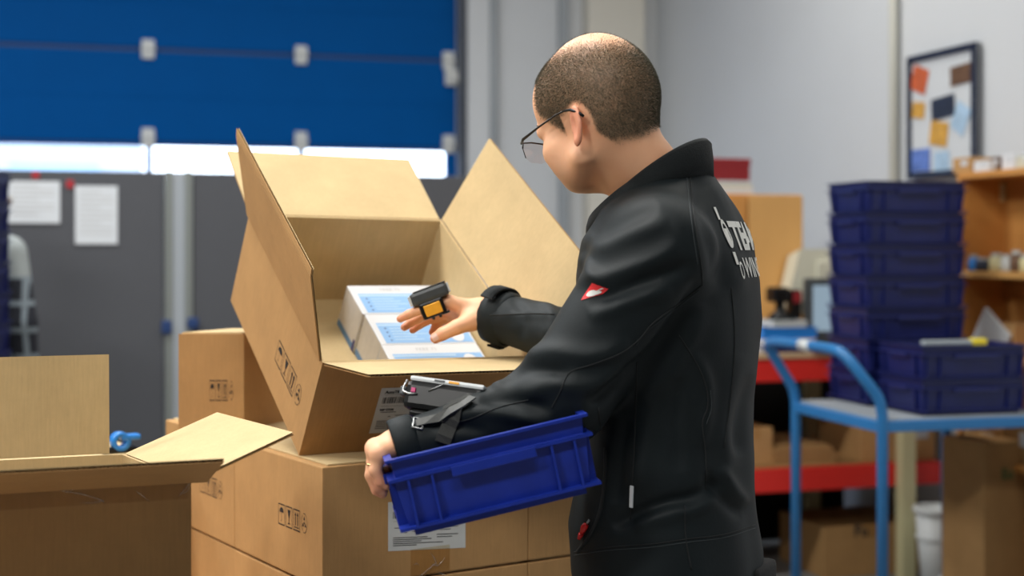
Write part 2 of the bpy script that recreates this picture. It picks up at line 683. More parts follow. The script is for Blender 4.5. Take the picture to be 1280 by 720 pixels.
# sectional door: real positions from the seams in the photo
dr = rp(573, 100, 1, 0.0).x                     # right edge of the door leaf
dl = dr - 4.4
zs = rp(280, 64, 1, 0.0).z                      # seam between the two upper panels
zb = rp(280, 181, 1, 0.0).z                     # lower edge of the blue panels, top of the glazed one
ph = zs - zb
door_top = zs + 2 * ph
room_obj(MB().box((dr, 0, 0), (0, 0.2, ZC)).box((X0, 0, 0), (dl, 0.2, ZC)).box((dl, 0, door_top), (dr, 0.2, ZC)),
         'wall_back', 'wall_white')
door = struct(thing('door_1', 'blue sectional door with a glazed strip across the back wall', None, RM))
for k in range(-5, 2):
    z0 = zs + k * ph
    z1 = z0 + ph
    if z1 < 0.02:
        continue
    z0 = max(z0, 0.0)
    if k == -2:
        # glazed section: frame bars with panes between them
        zt, zl = z1 - 0.012, z1 - 0.30
        pan = MB()
        pan.box((dl, 0.05, zt), (dr, 0.09, z1), bev=0.004)
        pan.box((dl, 0.05, z0), (dr, 0.09, zl), bev=0.004)
        edges = [dl + 0.02]
        bars = [rp(186.5, 195, 1, 0.05).x, rp(377, 195, 1, 0.05).x, rp(561, 195, 1, 0.05).x]
        step = bars[1] - bars[0]
        bars = [bars[0] - 2 * step, bars[0] - step] + bars
        pan.obj('glazed_panel', 'door_blue', door)
        pw = 0.03
        last = dl
        for j, bx_ in enumerate(bars):
            w2 = pw if j < len(bars) - 1 else 0.10
            MB().box((bx_ - 0.018, 0.045, zl), (bx_ + w2 - 0.012, 0.095, zt), bev=0.004).obj('mullion', 'door_blue', door)
            MB().box((last, 0.068, zl), (bx_ - 0.018, 0.074, zt)).obj('pane', 'pane', door)
            last = bx_ + w2 - 0.012
        continue
    p = MB().box((dl, 0.05, z0 + 0.010), (dr, 0.09, z1 - 0.010), bev=0.012)
    p.box((dl, 0.06, z0), (dr, 0.085, z1), 1)
    for q in (0.5,):
        p.box((dl, 0.047, z0 + ph * q - 0.004), (dr, 0.055, z0 + ph * q + 0.004), 0, bev=0.003)
    p.obj('panel', ['door_blue', 'door_seam'], door)
hx = [rp(185, 62, 1, 0.05).x, rp(376, 70, 1, 0.05).x, rp(560, 77, 1, 0.05).x]
for zz in (zs, zb + 0.035):
    for x in hx + [2 * hx[0] - hx[1]]:
        h = MB().box((x - 0.036, 0.028, zz - 0.055), (x + 0.036, 0.05, zz + 0.055), bev=0.006)
        h.tube([(x - 0.04, 0.03, zz), (x + 0.04, 0.03, zz)], 0.012)
        h.obj('hinge', 'galv', door)
rb = rp(562, 97, 1, 0.04)
rol = MB().box((rb.x - 0.03, 0.02, rb.z - 0.05), (rb.x + 0.05, 0.045, rb.z + 0.05), bev=0.006)
rol.tube([(rb.x + 0.03, 0.0, rb.z), (rb.x + 0.03, 0.05, rb.z)], 0.03, 14)
rol.obj('roller', 'galv', door)
# door track, trims and pipes on the back wall, right of the door
a, b = rp(573, 100, 1, 0).x, rp(581, 100, 1, 0).x
room_obj(MB().box((a, -0.06, 0), (b, 0.02, door_top + 0.3), bev=0.006), 'trim_1', 'track_dark')
a, b = rp(584, 100, 1, -0.05).x, rp(612, 100, 1, -0.05).x
room_obj(MB().box((a, -0.06, 0), (b, 0.0, ZC), bev=0.01), 'trim_2', 'wall_white')
a = rp(617, 100, 1, -0.04).x
room_obj(MB().tube([(a, -0.035, 0), (a, -0.035, ZC)], 0.028, 14), 'trim_3', 'pipe_grey', True)
a, b = rp(700, 100, 1, -0.05).x, rp(711, 100, 1, -0.05).x
room_obj(MB().box((a, -0.06, 0), (b, 0, ZC), bev=0.01), 'trim_4', 'pipe_grey')
a, b = rp(735, 30, 1, -0.12).x, rp(806, 30, 1, -0.12).x
room_obj(MB().box((a, -0.13, 0), (b, 0, ZC), bev=0.01), 'trim_5', 'pillar')
# conduit on the right wall
a = rp(1117, 100, 0, -0.03).y
room_obj(MB().tube([(-0.03, a, 0), (-0.03, a, ZC)], 0.022, 14), 'trim_6', 'pipe_cream', True)
# skirting
room_obj(MB().box((-0.02, Y0, 0), (0, 0, 0.09)), 'baseboard_right', 'pipe_grey')

# pale hall standing outdoors behind the door
hall = thing('neighbouring_building', 'pale building seen through the left pane of the blue door', 'building', RM @ TR((-5.6, 5.6, 0)))
MB().box((-2.3, 0, 0), (2.6, 0.3, 2.6)).obj('wall', 'outdoor', hall)
for k in range(4):
    MB().box((-1.9 + k * 1.1, -0.02, 1.2), (-1.1 + k * 1.1, 0.0, 2.2)).obj('window', 'print_pale_blue', hall)

# ceiling lamps
for i, (x, y, pw, colr) in enumerate(LAMPS):
    t = thing('ceiling_lamp', 'long fluorescent lamp on the ceiling above the hall', 'lamp', RM @ TR((x, y, LAMP_Z)), 'ceiling lamps')
    MB().box((-0.85, -0.14, 0.02), (0.85, 0.14, 0.10), bev=0.01).box((-0.02, -0.01, 0.1), (0.02, 0.01, ZC - LAMP_Z)).obj('housing', 'plastic_light', t)
    for s in (-0.07, 0.07):
        MB().tube([(-0.78, s, 0.0), (0.78, s, 0.0)], 0.014, 8).obj('tube', 'tube_lit', t)
    ld = bpy.data.lights.new('lamp_light', 'AREA')
    ld.shape = 'RECTANGLE'
    ld.size, ld.size_y = 1.6, 0.5
    ld.energy = pw
    ld.color = colr
    lo = bpy.data.objects.new('lamp_light', ld)
    COL.objects.link(lo)
    lo.parent = t
    lo.location = (0, 0, -0.03)

# ------------------------------------------------------------------ grey partition
PY = rp(0, 211, 1, 0).y
pd = -2.0                                       # room y of the partition
pt = rp(120, 214, 1, pd).z
px_post = (rp(214, 300, 1, pd).x + rp(232, 300, 1, pd).x) / 2
px_end = rp(590, 300, 1, pd).x
part = thing('partition_screen', 'grey fabric partition wall standing before the blue door', 'partition', RM @ TR((px_post, pd, 0)))
for (x0, x1) in ((-2.6, -1.30), (-1.29, -0.062), (0.062, px_end - px_post)):
    MB().box((x0, -0.02, 0.08), (x1, 0.02, pt), bev=0.006).obj('panel', 'partition', part)
for x in (-0.043, 0.043):
    MB().box((x - 0.017, -0.03, 0.0), (x + 0.017, 0.03, pt + 0.005), bev=0.004).obj('post', 'alu', part)
MB().box((-0.026, -0.022, 0.0), (0.026, 0.022, pt)).obj('post_core', 'pipe_grey', part)
lz = rp(222, 408, 1, pd).z
MB().box((-0.075, -0.045, lz - 0.03), (-0.03, -0.02, lz + 0.03), bev=0.008).obj('latch', 'door_seam', part)
MB().box((0.035, -0.045, lz - 0.01), (0.085, -0.02, lz + 0.04), bev=0.008).obj('latch', 'door_seam', part)


def on_partition(name, label, cat, x0, y0, x1, y1, mats, lines=0):
    a = rp(x0, y0, 1, pd - 0.024)
    b = rp(x1, y1, 1, pd - 0.024)
    w, h = b.x - a.x, a.z - b.z
    t = thing(name, label, cat, RM @ TR((a.x, pd - 0.026, b.z)))
    MB().box((0, 0, 0), (w, 0.002, h)).obj('sheet', mats, t)
    for k in range(lines):
        z = h * (0.88 - 0.8 * k / max(1, lines))
        MB().box((w * 0.1, -0.0008, z), (w * (0.9 if k % 3 else 0.6), 0, z + 0.006)).obj('printed_line', 'print_grey', t)
    return t


on_partition('notice_sheet', 'wide white notice sheet pinned on the grey partition, at left', 'notice', 8, 226, 75, 279, 'paper', 7)
on_partition('notice_sheet', 'tall white notice sheet pinned on the grey partition', 'notice', 94, 232, 147, 305, 'paper', 9)
on_partition('magnet', 'small dark red tag above the wide notice sheet', 'tag', 40, 214, 49, 223, 'tape_red')
on_partition('magnet', 'small dark red tag left of the tall notice sheet', 'tag', 83, 225, 92, 235, 'tape_red')
on_partition('magnet', 'small yellow tag on the left edge of the wide notice sheet', 'tag', 9, 246, 15, 257, 'photo_yellow')

# ------------------------------------------------------------------ pinboard on the right wall
a = rp(1138, 72, 0, -0.02)
b = rp(1224, 55, 0, -0.02)
b2 = rp(1138, 225, 0, -0.02)
w, h = a.y - b.y, a.z - b2.z
# local frame: x runs towards the camera end of the wall, z up
MBD = RM @ Matrix.Translation((-0.03, a.y, b2.z)) @ Matrix.Rotation(R(-90), 4, 'Z')
pb = thing('pinboard', 'navy framed pinboard with snapshots on the white wall', 'pinboard', MBD)
MB().box((0, 0.0, 0), (w, 0.02, h)).obj('backing', 'paper', pb)
fw = 0.028
for lo_, hi_ in (((0, -0.012, 0), (fw, 0.022, h)), ((w - fw, -0.012, 0), (w, 0.022, h)), ((fw, -0.012, h - fw), (w - fw, 0.022, h)), ((fw, -0.012, 0), (w - fw, 0.022, fw))):
    MB().box(lo_, hi_, bev=0.003).obj('frame_bar', 'frame_navy', pb)
for (u0, v0, u1, v1, rot_, m_) in ((0.06, 0.70, 0.30, 0.90, 20, 'photo_orange'), (0.64, 0.70, 0.92, 0.85, -3, 'photo_brown'), (0.36, 0.46, 0.70, 0.63, -4, 'photo_dark'),
                                  (0.07, 0.49, 0.26, 0.62, 8, 'photo_yellow'), (0.34, 0.25, 0.60, 0.44, 10, 'photo_yellow'), (0.68, 0.33, 0.88, 0.55, 30, 'photo_pale'),
                                  (0.06, 0.06, 0.34, 0.24, 0, 'photo_blue'), (0.40, 0.04, 0.62, 0.20, 0, 'photo_pale')):
    cx_, cz_ = (u0 + u1) / 2 * w, (v0 + v1) / 2 * h
    M = Matrix.Translation((cx_, -0.003, cz_)) @ Matrix.Rotation(R(rot_), 4, 'Y')
    MB().box((-(u1 - u0) / 2 * w, -0.001, -(v1 - v0) / 2 * h), ((u1 - u0) / 2 * w, 0.001, (v1 - v0) / 2 * h), M=M).obj('snapshot', m_, pb)

# ------------------------------------------------------------------ wooden bookcase on the right wall
fx = -0.30
bx0 = rp(1200, 300, 0, fx).y
zt = rp(1215, 219, 0, fx).z
zm = rp(1215, 343, 0, fx).z
bk = thing('bookcase', 'orange wooden wall shelf unit beside the stacked blue crates', 'shelf', RM @ TR((0, bx0, 0)))
MB().box((fx, -0.60, zt - 0.012), (-0.08, 0.02, zt + 0.012), bev=0.002).obj('top_board', 'wood', bk)
MB().box((fx, -0.60, zm - 0.012), (-0.10, -0.002, zm + 0.012), bev=0.002).obj('shelf_board', 'wood_light', bk)
MB().box((fx, -0.002, 0.0), (-0.08, 0.02, zt - 0.012)).obj('side_panel', 'wood', bk)
MB().box((fx, -0.62, 0.0), (-0.08, -0.60, zt - 0.012)).obj('side_panel', 'wood', bk)
MB().box((-0.10, -0.60, 0.0), (-0.08, 0.0, zt - 0.012)).obj('back_panel', 'wood', bk)
for z in (0.60, 0.98):
    MB().box((fx, -0.60, z - 0.024), (-0.10, -0.002, z), bev=0.002).obj('shelf_board', 'wood', bk)
q = rp(1248, 241, 0, -0.11)
sw = thing('wall_socket', 'pale switch box on the back of the wooden shelf', 'socket', RM @ TR((-0.113, q.y, q.z)))
MB().box((-0.012, -0.035, -0.035), (0.012, 0.035, 0.035), bev=0.006).obj('plate', 'cream_steel', sw)
MB().box((-0.018, -0.012, -0.02), (-0.012, 0.012, 0.02), bev=0.003).obj('rocker', 'beige_plastic', sw)


def small_carton(name, label, px0, px1, ytop, zbase, axis_x, mats, depth=0.12, cat='box', group=None):
    a = rp(px0, ytop, 0, axis_x)
    b = rp(px1, ytop, 0, axis_x)
    hgt = (a.z + b.z) / 2 - zbase
    t = thing(name, label, cat, RM @ TR((axis_x, b.y, zbase)), group)
    L_ = a.y - b.y
    MB().box((0, 0, 0), (depth, L_, hgt), bev=0.003).obj('body', mats, t)
    MB().box((-0.0008, L_ * 0.2, hgt * 0.45), (0, L_ * 0.55, hgt * 0.8)).obj('label', 'paper', t)
    return t


zt_ = zt + 0.013
small_carton('carton', 'small brown carton on the far end of the wooden shelf top', 1191, 1214, 197, zt_, fx + 0.02, 'kraft')
small_carton('carton', 'flat white box second along the wooden shelf top', 1217, 1236, 201, zt_, fx + 0.02, 'carton_white')
small_carton('carton', 'dark brown small box lying on the wooden shelf top', 1238, 1250, 196, zt_, fx + 0.05, 'photo_brown')
small_carton('carton', 'white box with grey lid on the wooden shelf top', 1252, 1268, 192, zt_, fx + 0.03, 'carton_white')
small_carton('carton', 'cream box nearest on the wooden shelf top', 1270, 1292, 196, zt_, fx + 0.03, 'beige_plastic')
zm_ = zm + 0.013
for (p0, p1, yt, mm, lb) in ((1211, 1222, 318, 'tape_blue', 'bright blue bottle on the middle wooden shelf'), (1224, 1237, 322, 'photo_dark', 'dark jar on the middle wooden shelf'),
                             (1240, 1252, 316, 'cream_steel', 'cream jar on the middle wooden shelf'), (1254, 1264, 318, 'bin_white', 'white jar on the middle wooden shelf'),
                             (1266, 1276, 313, 'photo_brown', 'brown jar on the middle wooden shelf'), (1278, 1290, 318, 'cream_steel', 'yellowish jar nearest on the middle wooden shelf')):
    a = rp(p0, yt, 0, fx + 0.06)
    b = rp(p1, yt, 0, fx + 0.06)
    r_ = (a.y - b.y) / 2
    hh = a.z - zm_
    t = thing('jar', lb, 'jar', RM @ TR((fx + 0.06, (a.y + b.y) / 2, zm_)))
    MB().lathe([(0.0, 0), (r_ * 0.95, 0), (r_, 0.006), (r_, hh * 0.7), (r_ * 0.7, hh * 0.8), (0, hh * 0.8)], 14).obj('body', mm, t, True)
    MB().lathe([(r_ * 0.72, hh * 0.8), (r_ * 0.75, hh * 0.82), (r_ * 0.75, hh), (0, hh)], 14).obj('lid', 'bin_white', t)
# leaning white sheet and small carton under the middle board
q = rp(1215, 420, 0, fx + 0.04)
t = thing('folder', 'white folder leaning in the lower bay of the wooden shelf', 'folder', RM @ TR((fx + 0.03, q.y + 0.0, 0.981)))
MB().box((0, -0.16, 0), (0.012, 0.02, 0.20), M=Matrix.Rotation(R(34), 4, 'X')).obj('cover', 'paper', t)
MB().box((0.012, -0.15, 0.01), (0.02, 0.01, 0.19), M=Matrix.Rotation(R(34), 4, 'X')).obj('sheets', 'sticker', t)
small_carton('carton', 'brown carton in the lower bay of the wooden shelf', 1236, 1268, 404, 0.981, fx + 0.05, 'kraft', 0.13)

# ------------------------------------------------------------------ bench with red beams
BD = 5.72                                       # distance of its front beam at photo x=941
bo = V(941, 448, BD)
bl = RMI @ bo
BY = bl.y
z_top = V(941, 449, BD).z
z_low = V(941, 588, BD).z
bx1 = rp(1176, 590, 1, BY).x
bench = thing('workbench', 'work bench with two red steel beams and cream posts', 'bench', RM @ TR((bl.x - 0.9, BY, 0)))
BW = bx1 - (bl.x - 0.9)
bh = 0.094
dep = 0.75
for z in (z_top, z_low):
    MB().box((0, 0, z - bh), (BW, 0.045, z), bev=0.004).obj('beam', 'red_steel', bench)
    MB().box((0, dep - 0.045, z - bh), (BW, dep, z), bev=0.004).obj('beam', 'red_steel', bench)
MB().box((-0.02, -0.01, z_top), (BW + 0.02, dep + 0.01, z_top + 0.022), bev=0.003).obj('worktop', 'wood_top', bench)
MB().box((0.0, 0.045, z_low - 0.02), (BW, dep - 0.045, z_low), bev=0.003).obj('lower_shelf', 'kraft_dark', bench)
pc = rp(1133, 600, 1, BY - 0.03).x - (bl.x - 0.9)
for x in (0.02, pc):
    for y in (-0.05, dep):
        MB().box((x - 0.034, y, 0), (x + 0.034, y + 0.05, z_top - 0.005), bev=0.004).obj('post', 'cream_steel', bench)
MB().box((0, dep + 0.05, 0.02), (BW, dep + 0.08, z_top)).obj('shade_board', 'plastic_black', bench)  # board coloured black to paint in the dark shade under the bench


def bench_box(name, label, x0, x1, y0, y1, off, dpt, mats, cat='box', base=None, tape=True, sym=False):
    """carton seen between photo columns x0..x1 and rows y0..y1, off metres behind the bench front"""
    a = rp(x0, y1, 1, BY + off)
    b = rp(x1, y0, 1, BY + off)
    zb_ = base if base is not None else a.z
    t = thing(name, label, cat, RM @ TR((a.x, BY + off, zb_)))
    MB().box((0, 0, 0), (b.x - a.x, dpt, b.z - zb_), bev=0.004).obj('body', mats, t)
    if tape:
        w_ = b.x - a.x
        MB().box((w_ * 0.42, -0.0008, b.z - zb_ - 0.05), (w_ * 0.58, 0.02, b.z - zb_ + 0.0008)).obj('tape', 'packing_tape', t)
    return t


zl_ = z_low + 0.001
bench_box('carton', 'brown carton on the lower bench shelf beside the man', 927, 966, 534, 583, 0.10, 0.3, 'kraft', base=zl_)
for i, (yy, xx) in enumerate(((571, 1046), (563, 1049), (554, 1042))):
    a = rp(968, yy + 8, 1, BY + 0.08)
    b = rp(xx, yy, 1, BY + 0.08)
    t = thing('flattened_carton', ['lowest', 'middle', 'topmost'][i] + ' of the flattened cartons piled on the lower bench shelf', 'cardboard',
              RM @ TR((a.x, BY + 0.08, zl_ + i * 0.0262)))
    MB().box((0, 0, 0), (b.x - a.x, 0.4, 0.012), bev=0.002).obj('sheet', 'kraft', t)
    MB().box((0.01 * i, 0.005, 0.013), (b.x - a.x - 0.02, 0.4, 0.026), bev=0.002).obj('sheet', 'kraft_dark', t)
bench_box('carton', 'plain brown carton behind the blue trolley post on the bench shelf', 1076, 1122, 533, 583, 0.07, 0.35, 'kraft', base=zl_)
t = bench_box('carton', 'brown carton with white label on the right end of the bench shelf', 1138, 1169, 533, 583, 0.05, 0.35, 'kraft', base=zl_)
MB().box((0.02, -0.001, 0.09), (0.085, 0, 0.155)).obj('label', 'paper', t)
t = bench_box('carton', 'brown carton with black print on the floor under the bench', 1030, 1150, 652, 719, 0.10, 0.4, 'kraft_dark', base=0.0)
vs, fs = text_geo('Fu', 0.07, 0.002)
MB().add([(p.x + 0.14, -0.0012, p.y + 0.17) for p in vs], fs).obj('lettering', 'ink', t)

# things on the bench top
zt2 = z_top + 0.023


def bpos(px, off):
    p = rp(px, 400, 1, BY + off)
    return p.x, p.y


x, y = bpos(966, 0.45)
cabx0 = rp(931, 300, 1, BY + 0.42).x
cabx1 = rp(1001, 300, 1, BY + 0.42).x
cabz = rp(960, 243, 1, BY + 0.42).z
cab = thing('wooden_cupboard', 'light orange wooden cupboard on the bench behind the man', 'cupboard', RM @ TR((cabx0, BY + 0.42, zt2)))
cw = cabx1 - cabx0
MB().box((-0.30, 0.0, 0), (cw, 0.30, cabz - zt2), bev=0.003).obj('body', 'wood', cab)
MB().box((0.01, -0.018, 0.01), (cw, 0.0, cabz - zt2 - 0.004), bev=0.003).obj('door', 'wood_light', cab)
MB().box((-0.29, -0.018, 0.01), (0.0, 0.0, cabz - zt2 - 0.01), bev=0.003).obj('door', 'wood', cab)
# red folder box and papers on the cupboard
a = rp(886, 198, 1, BY + 0.46)
b = rp(938, 222, 1, BY + 0.46)
t = thing('red_box', 'dark red box lying on top of the wooden cupboard', 'box', RM @ TR((a.x, BY + 0.46, cabz + 0.06)))
MB().box((0, 0, 0), (b.x - a.x, 0.2, a.z - cabz - 0.06), bev=0.008).obj('body', 'book_red', t)
MB().box((-0.002, -0.002, a.z - cabz - 0.09), (b.x - a.x + 0.002, 0.202, a.z - cabz - 0.058), bev=0.004).obj('lid', 'book_red', t)
a = rp(896, 222, 1, BY + 0.44)
b = rp(942, 240, 1, BY + 0.44)
t = thing('paper_stack', 'stack of cream papers under the red box on the cupboard', 'papers', RM @ TR((a.x, BY + 0.44, cabz + 0.001)))
for k in range(4):
    MB().box((0.004 * k, 0.002 * k, 0.0147 * k), (b.x - a.x - 0.003 * k, 0.24, 0.0147 * k + 0.0135)).obj('sheets', ['paper', 'carton_side', 'beige_plastic', 'paper'][k], t)
# beige computer terminal seen at an angle
x, y = bpos(1018, 0.27)
mon = thing('beige_monitor', 'old beige monitor tilted back on the bench by the crates', 'monitor', RM @ TR((x, y, zt2 + 0.18), R(-8)))
prof = [(-0.17, -0.03), (0.05, -0.03), (0.09, 0.0), (0.09, 0.21), (0.04, 0.24), (-0.10, 0.24)]
n = len(prof)
m_ = MB()
m_.add([(px_, -0.10, pz_) for (px_, pz_) in prof] + [(px_ * 0.8, 0.10, pz_ * 0.8 + 0.02) for (px_, pz_) in prof],
       [tuple(range(n)), tuple(range(2 * n - 1, n - 1, -1))] + [(i, i + n, (i + 1) % n + n, (i + 1) % n) for i in range(n)])
m_.obj('housing', 'beige_plastic', mon)
MB().box((-0.03, -0.115, 0.02), (0.075, -0.099, 0.19), bev=0.005).obj('bezel', 'beige_plastic', mon)
MB().lathe([(0.0, -0.18), (0.12, -0.18), (0.12, -0.165), (0.05, -0.15), (0.05, -0.03), (0, -0.03)], 18).obj('stand', 'beige_plastic', mon)
x, y = bpos(1026, 0.07)
scr = thing('terminal_screen', 'grey upright terminal with a pale blue screen on the bench', 'screen', RM @ TR((x, y, zt2), R(-6)))
MB().box((-0.065, 0, 0.0), (0.075, 0.04, 0.30), bev=0.012).obj('casing', 'plastic_grey', scr)
MB().box((-0.035, -0.003, 0.08), (0.065, 0.001, 0.27), bev=0.002).obj('display', 'screen', scr)
MB().box((-0.07, -0.05, 0.0), (0.08, 0.09, 0.012), bev=0.004).obj('foot', 'plastic_black', scr)
# desk phone / scanner cradle : black with red light
x, y = bpos(975, 0.12)
cr = thing('scanner_cradle', 'black hand scanner with red window standing on the bench', 'scanner', RM @ TR((x, y, zt2 + 0.128)))
MB().lathe([(0, 0.0), (0.05, 0.0), (0.045, 0.02), (0.02, 0.035), (0.018, 0.075), (0, 0.08)], 16).obj('stand', 'plastic_black', cr, True)
MB().box((-0.045, -0.035, 0.07), (0.03, 0.05, 0.135), bev=0.015).obj('head', 'plastic_black', cr)
MB().box((0.04, -0.03, 0.0), (0.085, 0.03, 0.125), bev=0.012).obj('grip', 'plastic_black', cr)
MB().box((0.044, -0.036, 0.07), (0.082, -0.029, 0.115), bev=0.004).obj('window', 'book_red', cr)
# pile under it: blue and white trays
for k, (mm, hh, ww, lb) in enumerate((('crate_navy', 0.03, 0.115, 'lowest dark blue tray of the pile on the bench'), ('carton_side', 0.024, 0.11, 'grey white tray second from below in the bench pile'),
                                      ('tape_blue', 0.045, 0.12, 'bright blue tray in the bench pile'), ('bin_white', 0.026, 0.075, 'white tray topmost of the bench pile'))):
    z = zt2 + [0, 0.031, 0.056, 0.102][k]
    x, y = bpos(975, 0.10)
    t = thing('tray', lb, 'tray', RM @ TR((x, y, z)))
    s = MB()
    s.box((-ww, -0.09, 0), (ww, 0.11, 0.004))
    for lo_, hi_ in (((-ww, -0.09, 0.004), (ww, -0.086, hh)), ((-ww, 0.106, 0.004), (ww, 0.11, hh)), ((-ww, -0.086, 0.004), (-ww + 0.004, 0.106, hh)), ((ww - 0.004, -0.086, 0.004), (ww, 0.106, hh))):
        s.box(lo_, hi_)
    s.obj('shell', mm, t)
    MB().box((-ww - 0.004, -0.094, hh - 0.006), (ww + 0.004, -0.088, hh)).obj('rim', mm, t)
x, y = bpos(1024, 0.00)
t = thing('tape_roll', 'pink tape roll lying on the bench behind the trolley handle', 'tape', RM @ TR((x, y, zt2)))
MB().lathe([(0.018, 0.0), (0.042, 0.0), (0.042, 0.024), (0.018, 0.024), (0.018, 0.0)], 20).obj('roll', 'magenta', t, True)
MB().lathe([(0.016, 0.0), (0.0182, 0.0), (0.0182, 0.0245), (0.016, 0.0245), (0.016, 0.0)], 20).obj('core', 'paper', t, True)
x, y = bpos(953, 0.05)
t = thing('paper_pad', 'white paper pad on the bench edge beside the man', 'papers', RM @ TR((x - 0.1, y - 0.03, zt2)))
MB().box((0, 0, 0), (0.16, 0.12, 0.018), bev=0.002).obj('sheets', 'paper', t)
MB().box((0, 0, 0.0182), (0.16, 0.015, 0.0195)).obj('binding', 'carton_side', t)

# right-hand floor things
t0 = V(1230, 555, 5.05)
tb = thing('tall_carton', 'tall brown carton standing on the floor at the right edge', 'box', TR((t0.x, t0.y, 0), R(24)))
hb = t0.z
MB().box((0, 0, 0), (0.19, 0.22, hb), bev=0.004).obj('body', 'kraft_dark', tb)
MB().box((0.0, -0.0, hb), (0.19, 0.105, hb + 0.004)).obj('flap', 'kraft', tb)
MB().box((0.0, 0.115, hb), (0.19, 0.22, hb + 0.004)).obj('flap', 'kraft', tb)
vs, fs = text_geo('Eu', 0.055, 0.002)
MB().add([(p.x + 0.08, -0.0012, p.y + hb - 0.13) for p in vs], fs).obj('lettering', 'print_green', tb)
t0 = V(1172, 634, 5.75)
bn = thing('waste_bin', 'white plastic bin on the floor beside the tall carton', 'bin', TR((t0.x, t0.y, 0)))
hb2 = t0.z
MB().lathe([(0, 0.0), (0.062, 0), (0.088, hb2 * 0.97), (0.084, hb2 * 0.97), (0.060, 0.01), (0, 0.01)], 24).obj('body', 'bin_white', bn, True)
MB().lathe([(0.088, hb2 * 0.93), (0.096, hb2 * 0.94), (0.096, hb2), (0.085, hb2), (0.085, hb2 * 0.94)], 24).obj('rim', 'bin_white', bn, True)
MB().lathe([(0.079, hb2 * 0.60), (0.086, hb2 * 0.62), (0.086, hb2 * 0.66), (0.080, hb2 * 0.68)], 24).obj('band', 'bin_white', bn, True)
small_carton('carton', 'brown carton on the bottom board of the wooden shelf', 1205, 1252, 532, 0.601, fx + 0.01, 'kraft', 0.16)
small_carton('carton', 'darker carton at the near end of the bottom wooden shelf', 1254, 1300, 530, 0.601, fx + 0.02, 'kraft_dark', 0.16)


